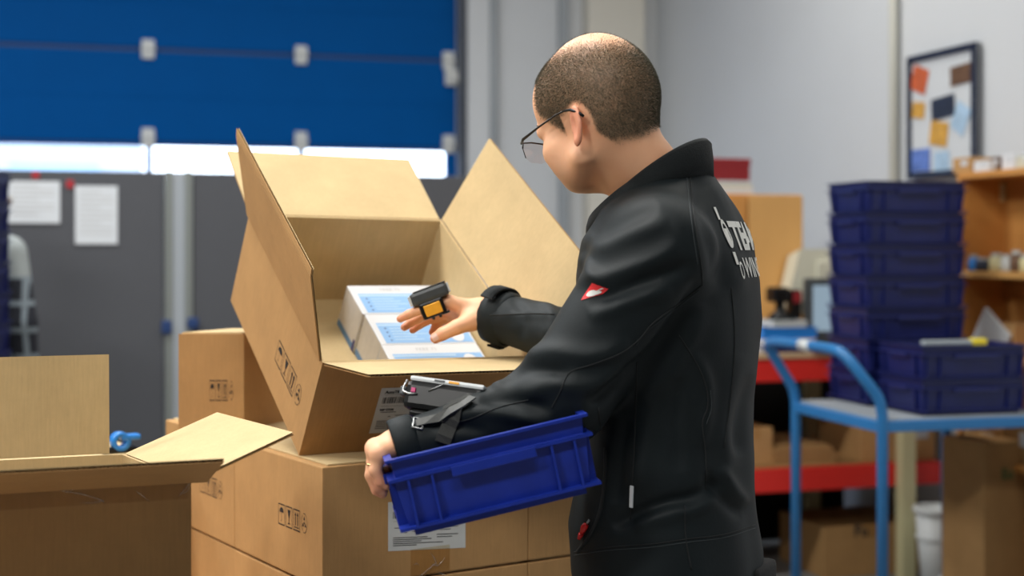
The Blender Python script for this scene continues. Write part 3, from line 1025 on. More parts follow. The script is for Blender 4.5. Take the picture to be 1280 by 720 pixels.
# ------------------------------------------------------------------ euro crates
def crate_parts(root, w, d, h, mt, strip=True):
    """stacking crate: tapered shell, rim, ledge, foot lip, ribs"""
    a, b = w / 2 - 0.007, d / 2 - 0.007
    at, bt = a - 0.008, b - 0.008                   # foot is smaller than the rim
    th = 0.003
    zl, zf = h - 0.028, 0.013
    def ring(x, y, z):
        return [(-x, -y, z), (x, -y, z), (x, y, z), (-x, y, z)]
    prof = [(at - 0.006, bt - 0.006, 0.0), (at - 0.006, bt - 0.006, zf), (at, bt, zf + 0.001), (a, b, zl), (a - 0.003, b - 0.003, zl + 0.002), (a, b, h),
            (a - th, b - th, h), (a - th - 0.003, b - th - 0.003, zl), (at - th, bt - th, zf), (at - 0.009, bt - 0.009, 0.005)]
    s = MB()
    vs = []
    for p in prof:
        vs += ring(*p)
    fs = []
    for i in range(len(prof) - 1):
        for k in range(4):
            fs.append((i * 4 + k, i * 4 + (k + 1) % 4, (i + 1) * 4 + (k + 1) % 4, (i + 1) * 4 + k))
    fs.append((3, 2, 1, 0))
    q = (len(prof) - 1) * 4
    fs.append((q, q + 1, q + 2, q + 3))
    s.add(vs, fs)
    s.obj('shell', mt, root)

    def flange(name, z0, z1, ox, oy, ix, iy):
        f = MB()
        v = ring(ox, oy, z0) + ring(ox, oy, z1) + ring(ix, iy, z1) + ring(ix, iy, z0)
        ff = []
        for i in range(4):
            for k in range(4):
                ff.append((i * 4 + k, i * 4 + (k + 1) % 4, ((i + 1) % 4) * 4 + (k + 1) % 4, ((i + 1) % 4) * 4 + k))
        f.add(v, ff)
        f.obj(name, mt, root)
    flange('rim', h - 0.0035, h + 0.0005, w / 2, d / 2, a - th - 0.0005, b - th - 0.0005)
    flange('ledge', zl - 0.003, zl + 0.001, w / 2 + 0.001, d / 2 + 0.001, a - 0.002, b - 0.002)
    flange('foot_lip', zf - 0.001, zf + 0.003, w / 2 - 0.001, d / 2 - 0.001, at - 0.003, bt - 0.003)
    zr0, zr1 = zf + 0.003, zl - 0.003
    for sx in (-1, 1):
        for fx_ in (-0.86, -0.62, 0.62, 0.86) if w < 0.35 else (-0.92, -0.66, 0.66, 0.92):
            # ribs on the two long faces; edges follow the taper
            x = fx_ * a
            m = MB()
            m.add([(x - 0.0018, sx * bt * 0.995, zr0), (x + 0.0018, sx * bt * 0.995, zr0), (x + 0.0018, sx * (d / 2 - 0.0015), zr0), (x - 0.0018, sx * (d / 2 - 0.0015), zr0),
                   (x - 0.0018, sx * b * 0.995, zr1), (x + 0.0018, sx * b * 0.995, zr1), (x + 0.0018, sx * (d / 2), zr1), (x - 0.0018, sx * (d / 2), zr1)],
                  [(3, 2, 6, 7), (0, 3, 7, 4), (2, 1, 5, 6), (1, 0, 4, 5), (0, 1, 2, 3), (7, 6, 5, 4)])
            m.obj('rib', mt, root)
        for fy in (-0.7, 0.7):
            y = fy * b
            m = MB()
            m.add([(sx * at * 0.995, y - 0.0018, zr0), (sx * at * 0.995, y + 0.0018, zr0), (sx * (w / 2 - 0.0015), y + 0.0018, zr0), (sx * (w / 2 - 0.0015), y - 0.0018, zr0),
                   (sx * a * 0.995, y - 0.0018, zr1), (sx * a * 0.995, y + 0.0018, zr1), (sx * (w / 2), y + 0.0018, zr1), (sx * (w / 2), y - 0.0018, zr1)],
                  [(3, 2, 6, 7), (0, 3, 7, 4), (2, 1, 5, 6), (1, 0, 4, 5), (0, 1, 2, 3), (7, 6, 5, 4)])
            m.obj('rib', mt, root)
    if strip:
        for sx in (-1, 1):
            y0 = sx * (d / 2 + 0.001)
            MB().box((-w * 0.20, min(y0, y0 + sx * 0.005), zl - 0.013), (w * 0.215, max(y0, y0 + sx * 0.005), zl + 0.0015), bev=0.0015).obj('label_strip', mt, root)
            x0 = sx * (w / 2 + 0.001)
            MB().box((min(x0, x0 + sx * 0.004), -d * 0.2, zl - 0.012), (max(x0, x0 + sx * 0.004), d * 0.2, zl + 0.0015), bev=0.0015).obj('label_strip', mt, root)


# ------------------------------------------------------------------ blue trolley
TY = R(15)
tx = Vector((math.cos(TY), math.sin(TY), 0))
ty = Vector((-math.sin(TY), math.cos(TY), 0))
P2 = V(1103, 527, 4.6)
zd = P2.z                                            # top of the rails
trol = thing('hand_trolley', 'light blue tubular steel trolley carrying the dark blue crates', 'trolley', TR((P2.x, P2.y, 0), TY))
Wt, Lt = 0.62, 0.62
hz = 1.045
r_ = 0.0185
hp = [(0, 0, 0.14), (0, 0, zd + 0.02), (-0.015, 0.0, zd + 0.075), (-0.065, 0.012, zd + 0.145), (-0.105, 0.045, hz - 0.02), (-0.118, 0.10, hz),
      (-0.118, Wt / 2, hz + 0.002), (-0.118, Wt - 0.06, hz - 0.004), (-0.108, Wt - 0.012, hz - 0.03), (-0.05, Wt, zd + 0.11), (-0.012, Wt, zd + 0.05), (0, Wt, zd), (0, Wt, 0.14)]
hp = [hp[0]] + sm_curve(hp[1:-1], 6) + [hp[-1]]
MB().tube(hp, r_, 14).obj('push_handle', 'trolley_blue', trol, True)
for y in (0.0, Wt):
    MB().tube([(Lt, y, 0.14), (Lt, y, zd + 0.02)], r_, 12).obj('rear_post', 'trolley_blue', trol, True)
    MB().box((0.0, y - 0.014, zd - 0.034), (Lt, y + 0.014, zd), bev=0.003).obj('side_rail', 'trolley_blue', trol)
for x in (0.0, Lt):
    MB().box((x - 0.014, 0.0, zd - 0.036), (x + 0.014, Wt, zd - 0.002), bev=0.003).obj('end_rail', 'trolley_blue', trol)
MB().box((0.012, 0.012, zd - 0.008), (Lt - 0.012, Wt - 0.012, zd + 0.006), bev=0.002).obj('deck', 'pipe_grey', trol)
tapew = MB().tube([(-0.118, 0.26, hz + 0.0008), (-0.118, 0.34, hz + 0.0018)], r_ + 0.0012, 14)
tapew.obj('handle_tape', 'bin_white', trol, True)
for x in (0.0, Lt):
    for y in (0.0, Wt):
        wgrp = MB().lathe([(0.0, -0.016), (0.055, -0.016), (0.06, 0.0), (0.055, 0.016), (0, 0.016)], 18)
        c = wgrp.obj('castor', 'plastic_black', trol, True)
        c.rotation_euler = (R(90), 0, 0)
        c.location = (x, y, 0.06)
        MB().box((-0.025, -0.024, -0.01), (0.025, 0.024, 0.08), bev=0.004).obj('castor_fork', 'galv', c).rotation_euler = (R(-90), 0, 0)

ORD = ['topmost', 'second from the top', 'third from the top', 'fourth from the top', 'fifth from the top', 'sixth from the top', 'seventh from the top', 'eighth from the top',
       'ninth from the top', 'tenth from the top', 'eleventh from the top', 'twelfth from the top', 'thirteenth from the top', 'fourteenth from the top']
pitch = 0.112
proto = thing('storage_crate', 'x', 'crate', group='crates on the trolley')
crate_parts(proto, 0.40, 0.30, 0.118, 'crate_navy')
zc = zd + 0.0065
tall = P2 + tx * (0.135 + 0.2) + ty * (0.345 + 0.15)
for k in range(7):
    c = proto if k == 0 else copy_tree(proto)
    c.matrix_world = TR((tall.x, tall.y, zc + (6 - k) * pitch), TY + R([0.4, -0.3, 0.5, 0, -0.4, 0.2, 0][k]))
    c['label'] = 'dark blue crate, ' + ORD[k] + ' in the tall stack of seven on the trolley'
short = P2 + tx * (0.165 + 0.2) + ty * (0.035 + 0.15)
for k in range(2):
    c = copy_tree(proto)
    c.matrix_world = TR((short.x, short.y, zc + (1 - k) * pitch), TY)
    c['label'] = ['upper', 'lower'][k] + ' dark blue crate of the front pair at the trolley edge, under the marker'
pen_o = short + Vector((0, 0, 0)) + tx * (-0.06) - ty * 0.135
pen = thing('marker_tool', 'grey scraper with a yellow grip lying on the front crates', 'tool', TR((pen_o.x, pen_o.y, zc + 2 * pitch + 0.0165), TY))
MB().box((-0.13, -0.014, -0.007), (0.05, 0.014, 0.009), bev=0.005).obj('blade', 'tool_grey', pen)
MB().box((0.05, -0.017, -0.009), (0.105, 0.017, 0.013), bev=0.006).obj('grip', 'tool_yellow', pen)

# second stack of crates at the left edge of the view
lo_ = V(8, 400, 4.95)
lc = lo_ + Vector((-0.275, 0.14, 0))
dol = thing('crate_dolly', 'low dolly under the crate stack at the left edge', 'dolly', TR((lc.x, lc.y, 0), R(4)))
MB().box((-0.2, -0.15, 0.08), (0.2, 0.15, 0.11), bev=0.004).obj('deck', 'trolley_blue', dol)
for x in (-0.15, 0.15):
    for y in (-0.1, 0.1):
        c = MB().lathe([(0, -0.012), (0.036, -0.012), (0.04, 0), (0.036, 0.012), (0, 0.012)], 14).obj('castor', 'plastic_black', dol, True)
        c.rotation_euler = (R(90), 0, 0)
        c.location = (x, y, 0.04)
ztop = V(8, 211, 4.95).z
nst = 14
pl = (ztop - 0.118 - 0.111) / (nst - 1)
for k in range(nst):
    c = copy_tree(proto)
    c.matrix_world = TR((lc.x, lc.y, 0.111 + (nst - 1 - k) * pl), R(4) + R(random.uniform(-0.6, 0.6)))
    c['label'] = 'dark blue crate, ' + ORD[k] + ' in the stack at the left edge'
    c['group'] = 'crates stacked at the left edge'

# ================================================================== CARTONS IN THE FOREGROUND
def hit(M, px, py, axis, val):
    """local point of frame M where the sight line through a photo pixel meets the plane axis=val"""
    Mi = M.inverted()
    o = Mi @ Vector((0, 0, CAMH))
    d = Mi.to_3x3() @ Vector(((px - CX) / FPX, 1.0, -(py - HY) / FPX))
    t = (val - o[axis]) / d[axis]
    return o + d * t


TH = 0.0048


def symbols(parent, o, ex, ey, hgt=0.038, weight=1.0, sx=1.0):
    """row of handling symbols: umbrella, glass, arrows, recycling ring. o = lower left corner"""
    o, ex, ey = Vector(o), Vector(ex).normalized(), Vector(ey).normalized()
    nrm = ex.cross(ey).normalized()
    m = MB()

    def P(x, y):
        return o + ex * x * hgt * sx + ey * y * hgt + nrm * 0.0005

    def quad(x0, y0, x1, y1):
        m.poly([P(x0, y0), P(x1, y0), P(x1, y1), P(x0, y1)])
    lw = 0.028 * weight
    for k in range(3):
        x0 = k * 0.86
        x1 = x0 + 0.74
        quad(x0, 0, x1, lw * 2)
        quad(x0, 1 - lw * 2, x1, 1)
        quad(x0, lw * 2, x0 + lw, 1 - lw * 2)
        quad(x1 - lw, lw * 2, x1, 1 - lw * 2)
    # umbrella
    c = 0.37
    pts = [P(c + 0.24 * math.cos(a), 0.60 + 0.24 * math.sin(a)) for a in [math.pi * i / 10 for i in range(11)]]
    m.poly(pts)
    quad(c - lw / 2, 0.20, c + lw / 2, 0.60)
    quad(c - 0.10, 0.18, c, 0.18 + lw)
    # glass
    c = 0.86 + 0.37
    m.poly([P(c - 0.06, 0.48), P(c + 0.06, 0.48), P(c + 0.17, 0.84), P(c - 0.17, 0.84)])
    quad(c - lw, 0.20, c + lw, 0.48)
    quad(c - 0.13, 0.17, c + 0.13, 0.17 + lw * 1.6)
    # arrows
    c = 1.72 + 0.37
    for s in (-0.12, 0.12):
        quad(c + s - 0.035, 0.24, c + s + 0.035, 0.74)
        m.poly([P(c + s - 0.09, 0.70), P(c + s + 0.09, 0.70), P(c + s, 0.88)])
    quad(c - 0.26, 0.14, c + 0.26, 0.14 + lw * 1.5)
    # ring of three bent arrows
    c = 2.58 + 0.36
    N = 20
    for i in range(N):
        a0, a1 = 2 * math.pi * i / N, 2 * math.pi * (i + 1) / N
        if i % 7 == 6:
            continue
        q = [(c + 0.32 * math.cos(a) * r_, 0.5 + 0.46 * math.sin(a) * r_) for a, r_ in ((a0, 0.93), (a0, 1.0), (a1, 1.0), (a1, 0.93))]
        m.poly([P(*p) for p in q])
    for i in range(3):
        a = 2 * math.pi * i / 3 + math.pi / 2
        x, y = c + 0.15 * math.cos(a), 0.5 + 0.2 * math.sin(a)
        m.poly([P(x + 0.10 * math.cos(b), y + 0.12 * math.sin(b)) for b in (a, a + 2.1, a + 4.2)])
    m.poly([P(c + 0.05 * math.cos(b), 0.5 + 0.06 * math.sin(b)) for b in [i * math.pi / 4 for i in range(8)]])
    return m.obj('handling_symbols', 'ink', parent)


def sticker(parent, o, ex, ey, w, h, title, bw=0.45):
    o, ex, ey = Vector(o), Vector(ex).normalized(), Vector(ey).normalized()
    nrm = ex.cross(ey).normalized()
    m = MB()
    m.poly([o + nrm * 0.0004, o + ex * w + nrm * 0.0004, o + ex * w + ey * h + nrm * 0.0004, o + ey * h + nrm * 0.0004])
    st = m.obj('label', 'sticker', parent)
    k = MB()

    def quad(x0, y0, x1, y1):
        k.poly([o + ex * x0 * w + ey * y0 * h + nrm * 0.0008, o + ex * x1 * w + ey * y0 * h + nrm * 0.0008,
                o + ex * x1 * w + ey * y1 * h + nrm * 0.0008, o + ex * x0 * w + ey * y1 * h + nrm * 0.0008])
    if title:
        vs, fs = text_geo(title, h * 0.085, 0.0004)
        k.add([o + ex * (0.07 * w + p.x) + ey * (0.88 * h + p.y) + nrm * 0.0008 for p in vs], fs)
    quad(0.06, 0.845, 0.94, 0.849)
    x = 0.06
    r2 = random.Random(3)
    while x < 0.06 + bw:
        b = r2.choice([0.004, 0.006, 0.010, 0.014])
        quad(x, 0.66, x + b, 0.80)
        x += b + r2.choice([0.004, 0.006, 0.010])
    quad(0.06, 0.60, 0.94, 0.604)
    if title:
        vs, fs = text_geo('REF 07308', h * 0.06, 0.0003)
        k.add([o + ex * (0.06 * w + p.x) + ey * (0.50 * h + p.y) + nrm * 0.0008 for p in vs], fs)
    for i, (a, b_, c_) in enumerate(((0.46, 0.08, 0.3), (0.38, 0.30, 0.55), (0.36, 0.20, 0.24), (0.26, 0.06, 0.5), (0.22, 0.06, 0.55), (0.18, 0.06, 0.42), (0.14, 0.06, 0.7), (0.10, 0.06, 0.36),
                                     (0.52, 0.62, 0.86), (0.46, 0.62, 0.9), (0.40, 0.66, 0.8), (0.30, 0.62, 0.9), (0.25, 0.62, 0.82))):
        quad(b_, a, c_, a + 0.014)
    quad(0.78, 0.66, 0.92, 0.80)
    k.obj('print', 'ink', st)
    return st


def flap(parent, A, B, dvec, ln, in0=0.004, in1=0.004, name='flap', flip=False, cut=0.0):
    """hinged board with real flutes between two liners. A->B hinge, dvec towards the free edge.
    outer liner on the +normal side (hinge x d) unless flip"""
    A, B, d = Vector(A), Vector(B), Vector(dvec).normalized()
    e = (B - A)
    L_ = e.length
    e.normalize()
    d = (d - e * d.dot(e)).normalized()
    n = e.cross(d)
    if flip:
        n = -n
    t = TH
    M = frame(A, e, d, n)

    def P(x, y, z):
        return M @ Vector((x, y, z))
    m = MB()
    x0, x1 = in0, L_ - in1
    lt = 0.0007
    for (z0, z1, mi) in ((0.0, lt, 1), (t - lt, t, 0)):
        c = [(x0, 0.002), (x1, 0.002), (x1 - cut, ln), (x0 + cut, ln)]
        vs = [P(x, y, z0) for x, y in c] + [P(x, y, z1) for x, y in c]
        m.add(vs, [(3, 2, 1, 0), (4, 5, 6, 7), (0, 1, 5, 4), (1, 2, 6, 5), (2, 3, 7, 6), (3, 0, 4, 7)], mi)
    # flute
    per = 0.0076
    nf = max(4, int((x1 - x0) / per))
    seg = 6
    vs, fs = [], []
    N = nf * seg
    for i in range(N + 1):
        x = x0 + (x1 - x0) * i / N
        z = t / 2 + (t / 2 - lt) * math.sin(2 * math.pi * i / seg)
        c2 = cut * 0.0
        vs += [P(x, 0.003, z), P(min(max(x, x0 + cut), x1 - cut), ln - 0.0004, z)]
    for i in range(N):
        fs.append((2 * i, 2 * i + 2, 2 * i + 3, 2 * i + 1))
    m.add(vs, fs, 2)
    return m.obj(name, ['kraft', 'kraft_inner_lit', 'kraft_flute'], parent)


def open_body(parent, a, b, c, sk=None):
    """open carton shell a x b x c (x right, y back, z up). sk maps local points (racked boxes)"""
    t = TH
    f = sk or (lambda p: p)
    m = MB()

    def ring(i, z):
        return [f(Vector(p)) for p in ((i, i, z), (a - i, i, z), (a - i, b - i, z), (i, b - i, z))]
    r0, r1, r2, r3 = ring(0, 0), ring(0, c), ring(t, c), ring(t, t)
    m.add(r0 + r1, [(0, 1, 5, 4), (1, 2, 6, 5), (2, 3, 7, 6), (3, 0, 4, 7), (3, 2, 1, 0)], 0)
    m.add(r1 + r2, [(0, 1, 5, 4), (1, 2, 6, 5), (2, 3, 7, 6), (3, 0, 4, 7)], 2)
    m.add(r2 + r3, [(0, 1, 5, 4), (1, 2, 6, 5), (2, 3, 7, 6), (3, 0, 4, 7)], 1)
    m.add(r3, [(0, 1, 2, 3)], 1)
    return m.obj('body', ['kraft', 'kraft_inner_lit', 'kraft_flute'], parent)


# ---- stack of closed cartons
AL = R(32.5)
Lb = Vector((-math.sin(AL), math.cos(AL), 0))
Rr = Vector((math.cos(AL), math.sin(AL), 0))
C0 = V(403, 581, 2.4)
ZT = C0.z - 0.0015
C0.z = 0
CW, CL, CH = 0.414, 0.398, 0.209


def closed_carton(label, r, l, z, w=CW, ln=CL, h=CH, sym=True, yaw=0.0, group='closed brown cartons in the stack'):
    p = C0 + Rr * r + Lb * l
    t = thing('carton', label, 'box', TR((p.x, p.y, z), AL + yaw), group)
    e = 0.0035
    MB().box((0, 0, 0), (w, ln, h - e), bev=0.0025).obj('body', 'kraft', t)
    MB().box((0.014, 0.010, h - e), (w / 2 - 0.002, ln - 0.01, h), bev=0.001).obj('flap', 'kraft_inner_lit', t)
    MB().box((w / 2 + 0.002, 0.010, h - e), (w - 0.010, ln - 0.01, h), bev=0.001).obj('flap', 'kraft_inner_lit', t)
    if sym:
        symbols(t, (-0.0, 0.185, h - 0.128), (0, -1, 0), (0, 0, 1))
    return t


z1 = ZT - CH
z2 = z1 - CH - 0.001
g = 0.0012
front = closed_carton('closed brown carton at the front corner of the stack, under the open carton', 0, 0, z1)
closed_carton('closed brown carton behind the front one, left side of the stack', 0.0, CL + g, z1)
closed_carton('closed brown carton beside the man, right of the front stack carton', CW + g, 0.0, z1, sym=False)
closed_carton('closed brown carton at the hidden back right of the stack top layer', CW + g, CL + g, z1, sym=False)
closed_carton('brown carton in the bottom layer of the stack, below the front one', 0.0, 0.0, z2, sym=False)
closed_carton('brown carton in the bottom layer of the stack, at its left side', 0.002, CL + g, z2, sym=False)
closed_carton('brown carton in the bottom layer of the stack, beside the man', CW + g, 0.0, z2, sym=False)
closed_carton('brown carton in the bottom layer of the stack, at the hidden back', CW + g, CL + g, z2, sym=False)
# shipping label and torn tape on the front carton
FM = TR((C0.x, C0.y, z1), AL)
pa = hit(FM, 485.0, 689.0, 1, 0.0)
pb_ = hit(FM, 582.0, 684.5, 1, 0.0)
sticker(front, (pa.x, 0, pa.z), (pb_.x - pa.x, 0, pb_.z - pa.z), (0, 0, 1), pb_.x - pa.x, 0.085, '', 0.3)
ta = hit(FM, 513, 700, 1, 0.0).x
tb_ = hit(FM, 562, 700, 1, 0.0).x
MB().poly([(ta, -0.0007, 0.001), (tb_, -0.0007, 0.001), (tb_, -0.0007, pa.z - 0.002), (ta, -0.0007, pa.z - 0.002)]).obj('packing_tape', 'packing_tape', front)
tw = MB()
for pl_ in (((517, 706), (521, 704), (524, 707)), ((525, 720), (535, 713), (541, 706), (545, 703)), ((538, 690), (543, 698), (546, 706)), ((546, 708), (552, 703), (556, 697)),
            ((546, 714), (552, 717), (558, 719)), ((541, 706), (548, 707))):
    pts = [hit(FM, x, y, 1, -0.0022) for x, y in pl_]
    tw.tube(pts, [0.0004] + [0.0012] * (len(pts) - 2) + [0.0004] if len(pts) > 2 else 0.0008, 5)
tw.obj('tape_wrinkle', 'film', front, True)

# packing tables that carry the cartons
def table(name, label, r0, r1, l0, l1, zt_):
    p = C0 + Rr * r0 + Lb * l0
    t = thing(name, label, 'table', TR((p.x, p.y, 0), AL))
    w, d = r1 - r0, l1 - l0
    MB().box((0, 0, zt_ - 0.03), (w, d, zt_), bev=0.003).obj('tabletop', 'wood_top', t)
    for x in (0.04, w - 0.08):
        for y in (0.04, d - 0.08):
            MB().box((x, y, 0), (x + 0.04, y + 0.04, zt_ - 0.03)).obj('leg', 'galv', t)
    return t


table('packing_table', 'packing table under the stack of closed cartons', -0.5, 0.86, -0.015, 1.12, z2 - 0.0005)
table('packing_table', 'packing table under the open carton in the left foreground', -1.15, -0.503, -0.45, 0.62, z2 - 0.0005)

# carton standing on the stack behind the open one
bb = V(305, 418, 2.88)
BM = TR((bb.x, bb.y, ZT + 0.0005), R(-3))
bx = thing('carton', 'brown carton propping up the tilted open carton from behind', 'box', BM, 'closed brown cartons in the stack')
bw_ = (305 - 222) / FPX * 2.88
bh_ = bb.z - ZT
pts = [Vector((-bw_, 0, 0)), Vector((0, 0, 0)), Vector((0.13, 0.33, 0)), Vector((-bw_ + 0.13, 0.33, 0))]
m = MB()
m.add([p for p in pts] + [p + Vector((0, 0, bh_)) for p in pts], [(0, 1, 5, 4), (1, 2, 6, 5), (2, 3, 7, 6), (3, 0, 4, 7), (3, 2, 1, 0), (4, 5, 6, 7)])
m.obj('body', 'kraft', bx)
MB().add([Vector((-bw_ + 0.006, 0.006, bh_)), Vector((-0.006, 0.006, bh_)), Vector((0.05, 0.155, bh_)), Vector((-bw_ + 0.07, 0.155, bh_))] +
         [Vector((-bw_ + 0.006, 0.006, bh_ + 0.003)), Vector((-0.006, 0.006, bh_ + 0.003)), Vector((0.05, 0.155, bh_ + 0.003)), Vector((-bw_ + 0.07, 0.155, bh_ + 0.003))],
         [(0, 1, 5, 4), (1, 2, 6, 5), (2, 3, 7, 6), (3, 0, 4, 7), (4, 5, 6, 7)]).obj('flap', 'kraft_inner_lit', bx)
s0 = hit(BM, 262, 501, 1, 0.0)
symbols(bx, (s0.x, 0.0, s0.z), (1, 0, 0), (0, 0, 1), 0.042, 0.9, 0.36)

# low carton with a blue tape dispenser further back
lw0 = C0 + Rr * (-0.48) + Lb * 0.66
lowc = thing('carton', 'low carton with light top behind the left open carton', 'box', TR((lw0.x, lw0.y, z2), AL))
hl = 0.947 - z2
MB().box((0, 0, 0), (0.43, 0.36, hl - 0.004), bev=0.003).obj('body', 'kraft', lowc)
MB().box((0.004, 0.004, hl - 0.004), (0.426, 0.178, hl), bev=0.001).obj('flap', 'kraft_inner_lit', lowc)
MB().box((0.004, 0.182, hl - 0.004), (0.426, 0.356, hl), bev=0.001).obj('flap', 'kraft_inner_lit', lowc)
dp = V(150, 566, (CAMH - 0.947) * FPX / (566 - HY))
dis = thing('tape_dispenser', 'blue tape dispenser lying on the low carton behind', 'dispenser', TR((dp.x, dp.y, 0.9475), AL))
MB().box((-0.04, -0.012, 0.0), (0.035, 0.016, 0.012), bev=0.004).obj('base', 'plastic_black', dis)
c_ = MB().lathe([(0.010, -0.012), (0.020, -0.014), (0.020, 0.014), (0.010, 0.012), (0.010, -0.012)], 18).obj('roll', 'tape_blue', dis, True)
c_.rotation_euler = (R(90), 0, 0)
c_.location = (0.0, 0.0, 0.024)
MB().box((0.0, -0.014, 0.026), (0.042, 0.014, 0.038), bev=0.005).obj('grip', 'tape_blue', dis)

# ---- open tilted carton (its pose solved from the corners in the photo)
u = Vector((0.878, 0.478, -0.014)).normalized()
wv = Vector((-0.397, 0.744, 0.538))
wv = (wv - u * wv.dot(u)).normalized()
vv = u.cross(wv).normalized()
TO = Vector((-0.376, 2.51, ZT + 0.0015))
TM = frame(TO, u, wv, vv)
TA, TB, TC = 0.4155, 0.483, 0.203
oc = thing('open_carton', 'open brown carton tilted on the stack, holding white boxes', 'box', TM)
open_body(oc, TA, TB, TC)
c7, s7 = math.cos, math.sin
# flaps: left nearly upright, back folded open, right leaning out, front folded towards the man
flap(oc, (0, 0, TC), (0, TB, TC), (-s7(0.298), 0, c7(0.298)), 0.182, 0.002, 0.002, flip=True)
# bent strip along the edge of the left flap
d1 = Vector((-s7(0.298), 0, c7(0.298)))
flap(oc, Vector((0, 0, TC)) + d1 * 0.181, Vector((0, TB, TC)) + d1 * 0.181, (-s7(0.12), 0, c7(0.12)), 0.016, 0.002, 0.002, name='flap_edge', flip=True)
flap(oc, (TA, TB, TC), (0, TB, TC), (0, s7(1.435), c7(1.435)), 0.208, 0.003, 0.003)
flap(oc, (TA, TB, TC), (TA, 0, TC), (s7(0.27), 0, c7(0.27)), 0.205, 0.002, 0.002, flip=True)
flap(oc, (0, 0, TC), (TA, 0, TC), (0, -s7(1.026), c7(1.026)), 0.196, 0.002, 0.002)
# symbols on its left side, label on its front
s0 = hit(TM, 346.5, 452.0, 0, 0.0)
symbols(oc, (-0.0004, s0.y + 0.012, s0.z - 0.004), (0, -1, 0), (0, 0, 1), 0.046, 0.8)
la = hit(TM, 461, 541.5, 1, 0.0)
lb_ = hit(TM, 473.5, 485, 1, 0.0)
sticker(oc, (la.x, -0.0004, la.z), (1, 0, 0), (0, 0, 1), 0.135, lb_.z - la.z, 'AccuTREK\u2122', 0.42)

# white product boxes in the open carton
HB, WB_, LB_ = 0.093, 0.203, 0.1005
NM = ['furthest', 'middle', 'nearest']
for k, (u0, w0, sk) in enumerate(((0.1985, 0.291, 0.3), (0.2015, 0.1895, -0.2), (0.2005, 0.088, 0.0))):
    Mx = TM @ Matrix.Translation((u0, w0, TH + 0.0006)) @ Matrix.Rotation(R(sk), 4, 'Z')
    t = thing('product_box', NM[k] + ' white and blue product box inside the tilted carton', 'box', Mx, 'white product boxes in the carton')
    MB().box((0, 0, 0), (WB_, LB_, HB), bev=0.0015).obj('body', ['carton_white'], t)
    s = MB()
    z = HB + 0.0004
    s.poly([(0.012, 0.004, z), (WB_ - 0.004, 0.004, z), (WB_ - 0.004, LB_ * 0.70, z), (0.012, LB_ * 0.70, z)])
    s.obj('blue_panel', 'print_blue', t)
    s = MB()
    s.poly([(0.012, LB_ * 0.60, z + 0.0003), (WB_ - 0.06, LB_ * 0.60, z + 0.0003), (WB_ - 0.06, LB_ * 0.66, z + 0.0003), (0.012, LB_ * 0.66, z + 0.0003)])
    for q in range(5):
        yy = LB_ * (0.50 - 0.09 * q)
        s.poly([(0.034, yy, z + 0.0003), (0.034 + 0.05 + 0.012 * (q % 3), yy, z + 0.0003), (0.034 + 0.05 + 0.012 * (q % 3), yy + 0.003, z + 0.0003), (0.034, yy + 0.003, z + 0.0003)])
    s.obj('pale_lines', 'print_pale_blue', t)
    s = MB()
    for q in range(4):
        yy = LB_ * (0.52 - 0.13 * q)
        s.poly([(0.026 + 0.0022 * math.cos(b), yy + 0.0022 * math.sin(b), z + 0.0003) for b in [i * math.pi / 4 for i in range(8)]])
    s.obj('bullets', 'print_navy', t)
    s = MB()
    s.poly([(0.085, LB_ * 0.07, z + 0.0003), (0.125, LB_ * 0.07, z + 0.0003), (0.125, LB_ * 0.15, z + 0.0003), (0.085, LB_ * 0.15, z + 0.0003)])
    s.obj('blue_tab', 'print_blue', t)
    s = MB()
    s.poly([(WB_ - 0.034 + 0.017 * math.cos(b), LB_ * 0.36 + 0.030 * math.sin(b), z + 0.0006) for b in [i * math.pi / 9 for i in range(18)]])
    s.obj('seal', 'carton_white', t)
    vs, fs = text_geo('FREE 75', 0.012, 0.0, 1.1)
    MB().add([(p.x + 0.066, p.y + LB_ * 0.80, z) for p in vs], fs).obj('lettering', 'print_grey', t)
    s = MB()
    s.poly([(-0.0004, LB_ - 0.001, 0.0), (-0.0004, 0.001, 0.0), (-0.0004, 0.001, 0.014), (-0.0004, LB_ - 0.001, 0.014)])
    s.obj('blue_band', 'print_mid_blue', t)
    s = MB()
    s.poly([(-0.0004, LB_ - 0.004, 0.018), (-0.0004, 0.004, 0.018), (-0.0004, 0.004, HB - 0.002), (-0.0004, LB_ - 0.004, HB - 0.002)])
    s.obj('end_panel', 'carton_side', t)
    s = MB()
    s.poly([(-0.0007, 0.012, 0.0), (-0.0007, 0.002, 0.0), (-0.0007, 0.002, 0.026), (-0.0007, 0.012, 0.026)])
    s.obj('navy_tab', 'print_navy', t)

# ---- open carton in the left foreground, slightly racked
FR0 = V(239, 600, 2.0)
xr = Vector((math.cos(R(21)), math.sin(R(21)), 0))
yr = Vector((-math.sin(R(33)), math.cos(R(33)), 0))
FL_, FD_ = 0.52, 0.30
fz = z2
fh = FR0.z - fz
fo = FR0 - xr * FL_
FO = Matrix.Translation((fo.x, fo.y, fz))
lbx = thing('open_carton', 'empty open brown carton with spread flaps in the left foreground', 'box', FO)


def sk(p):
    return xr * p.x + yr * p.y + Vector((0, 0, p.z))


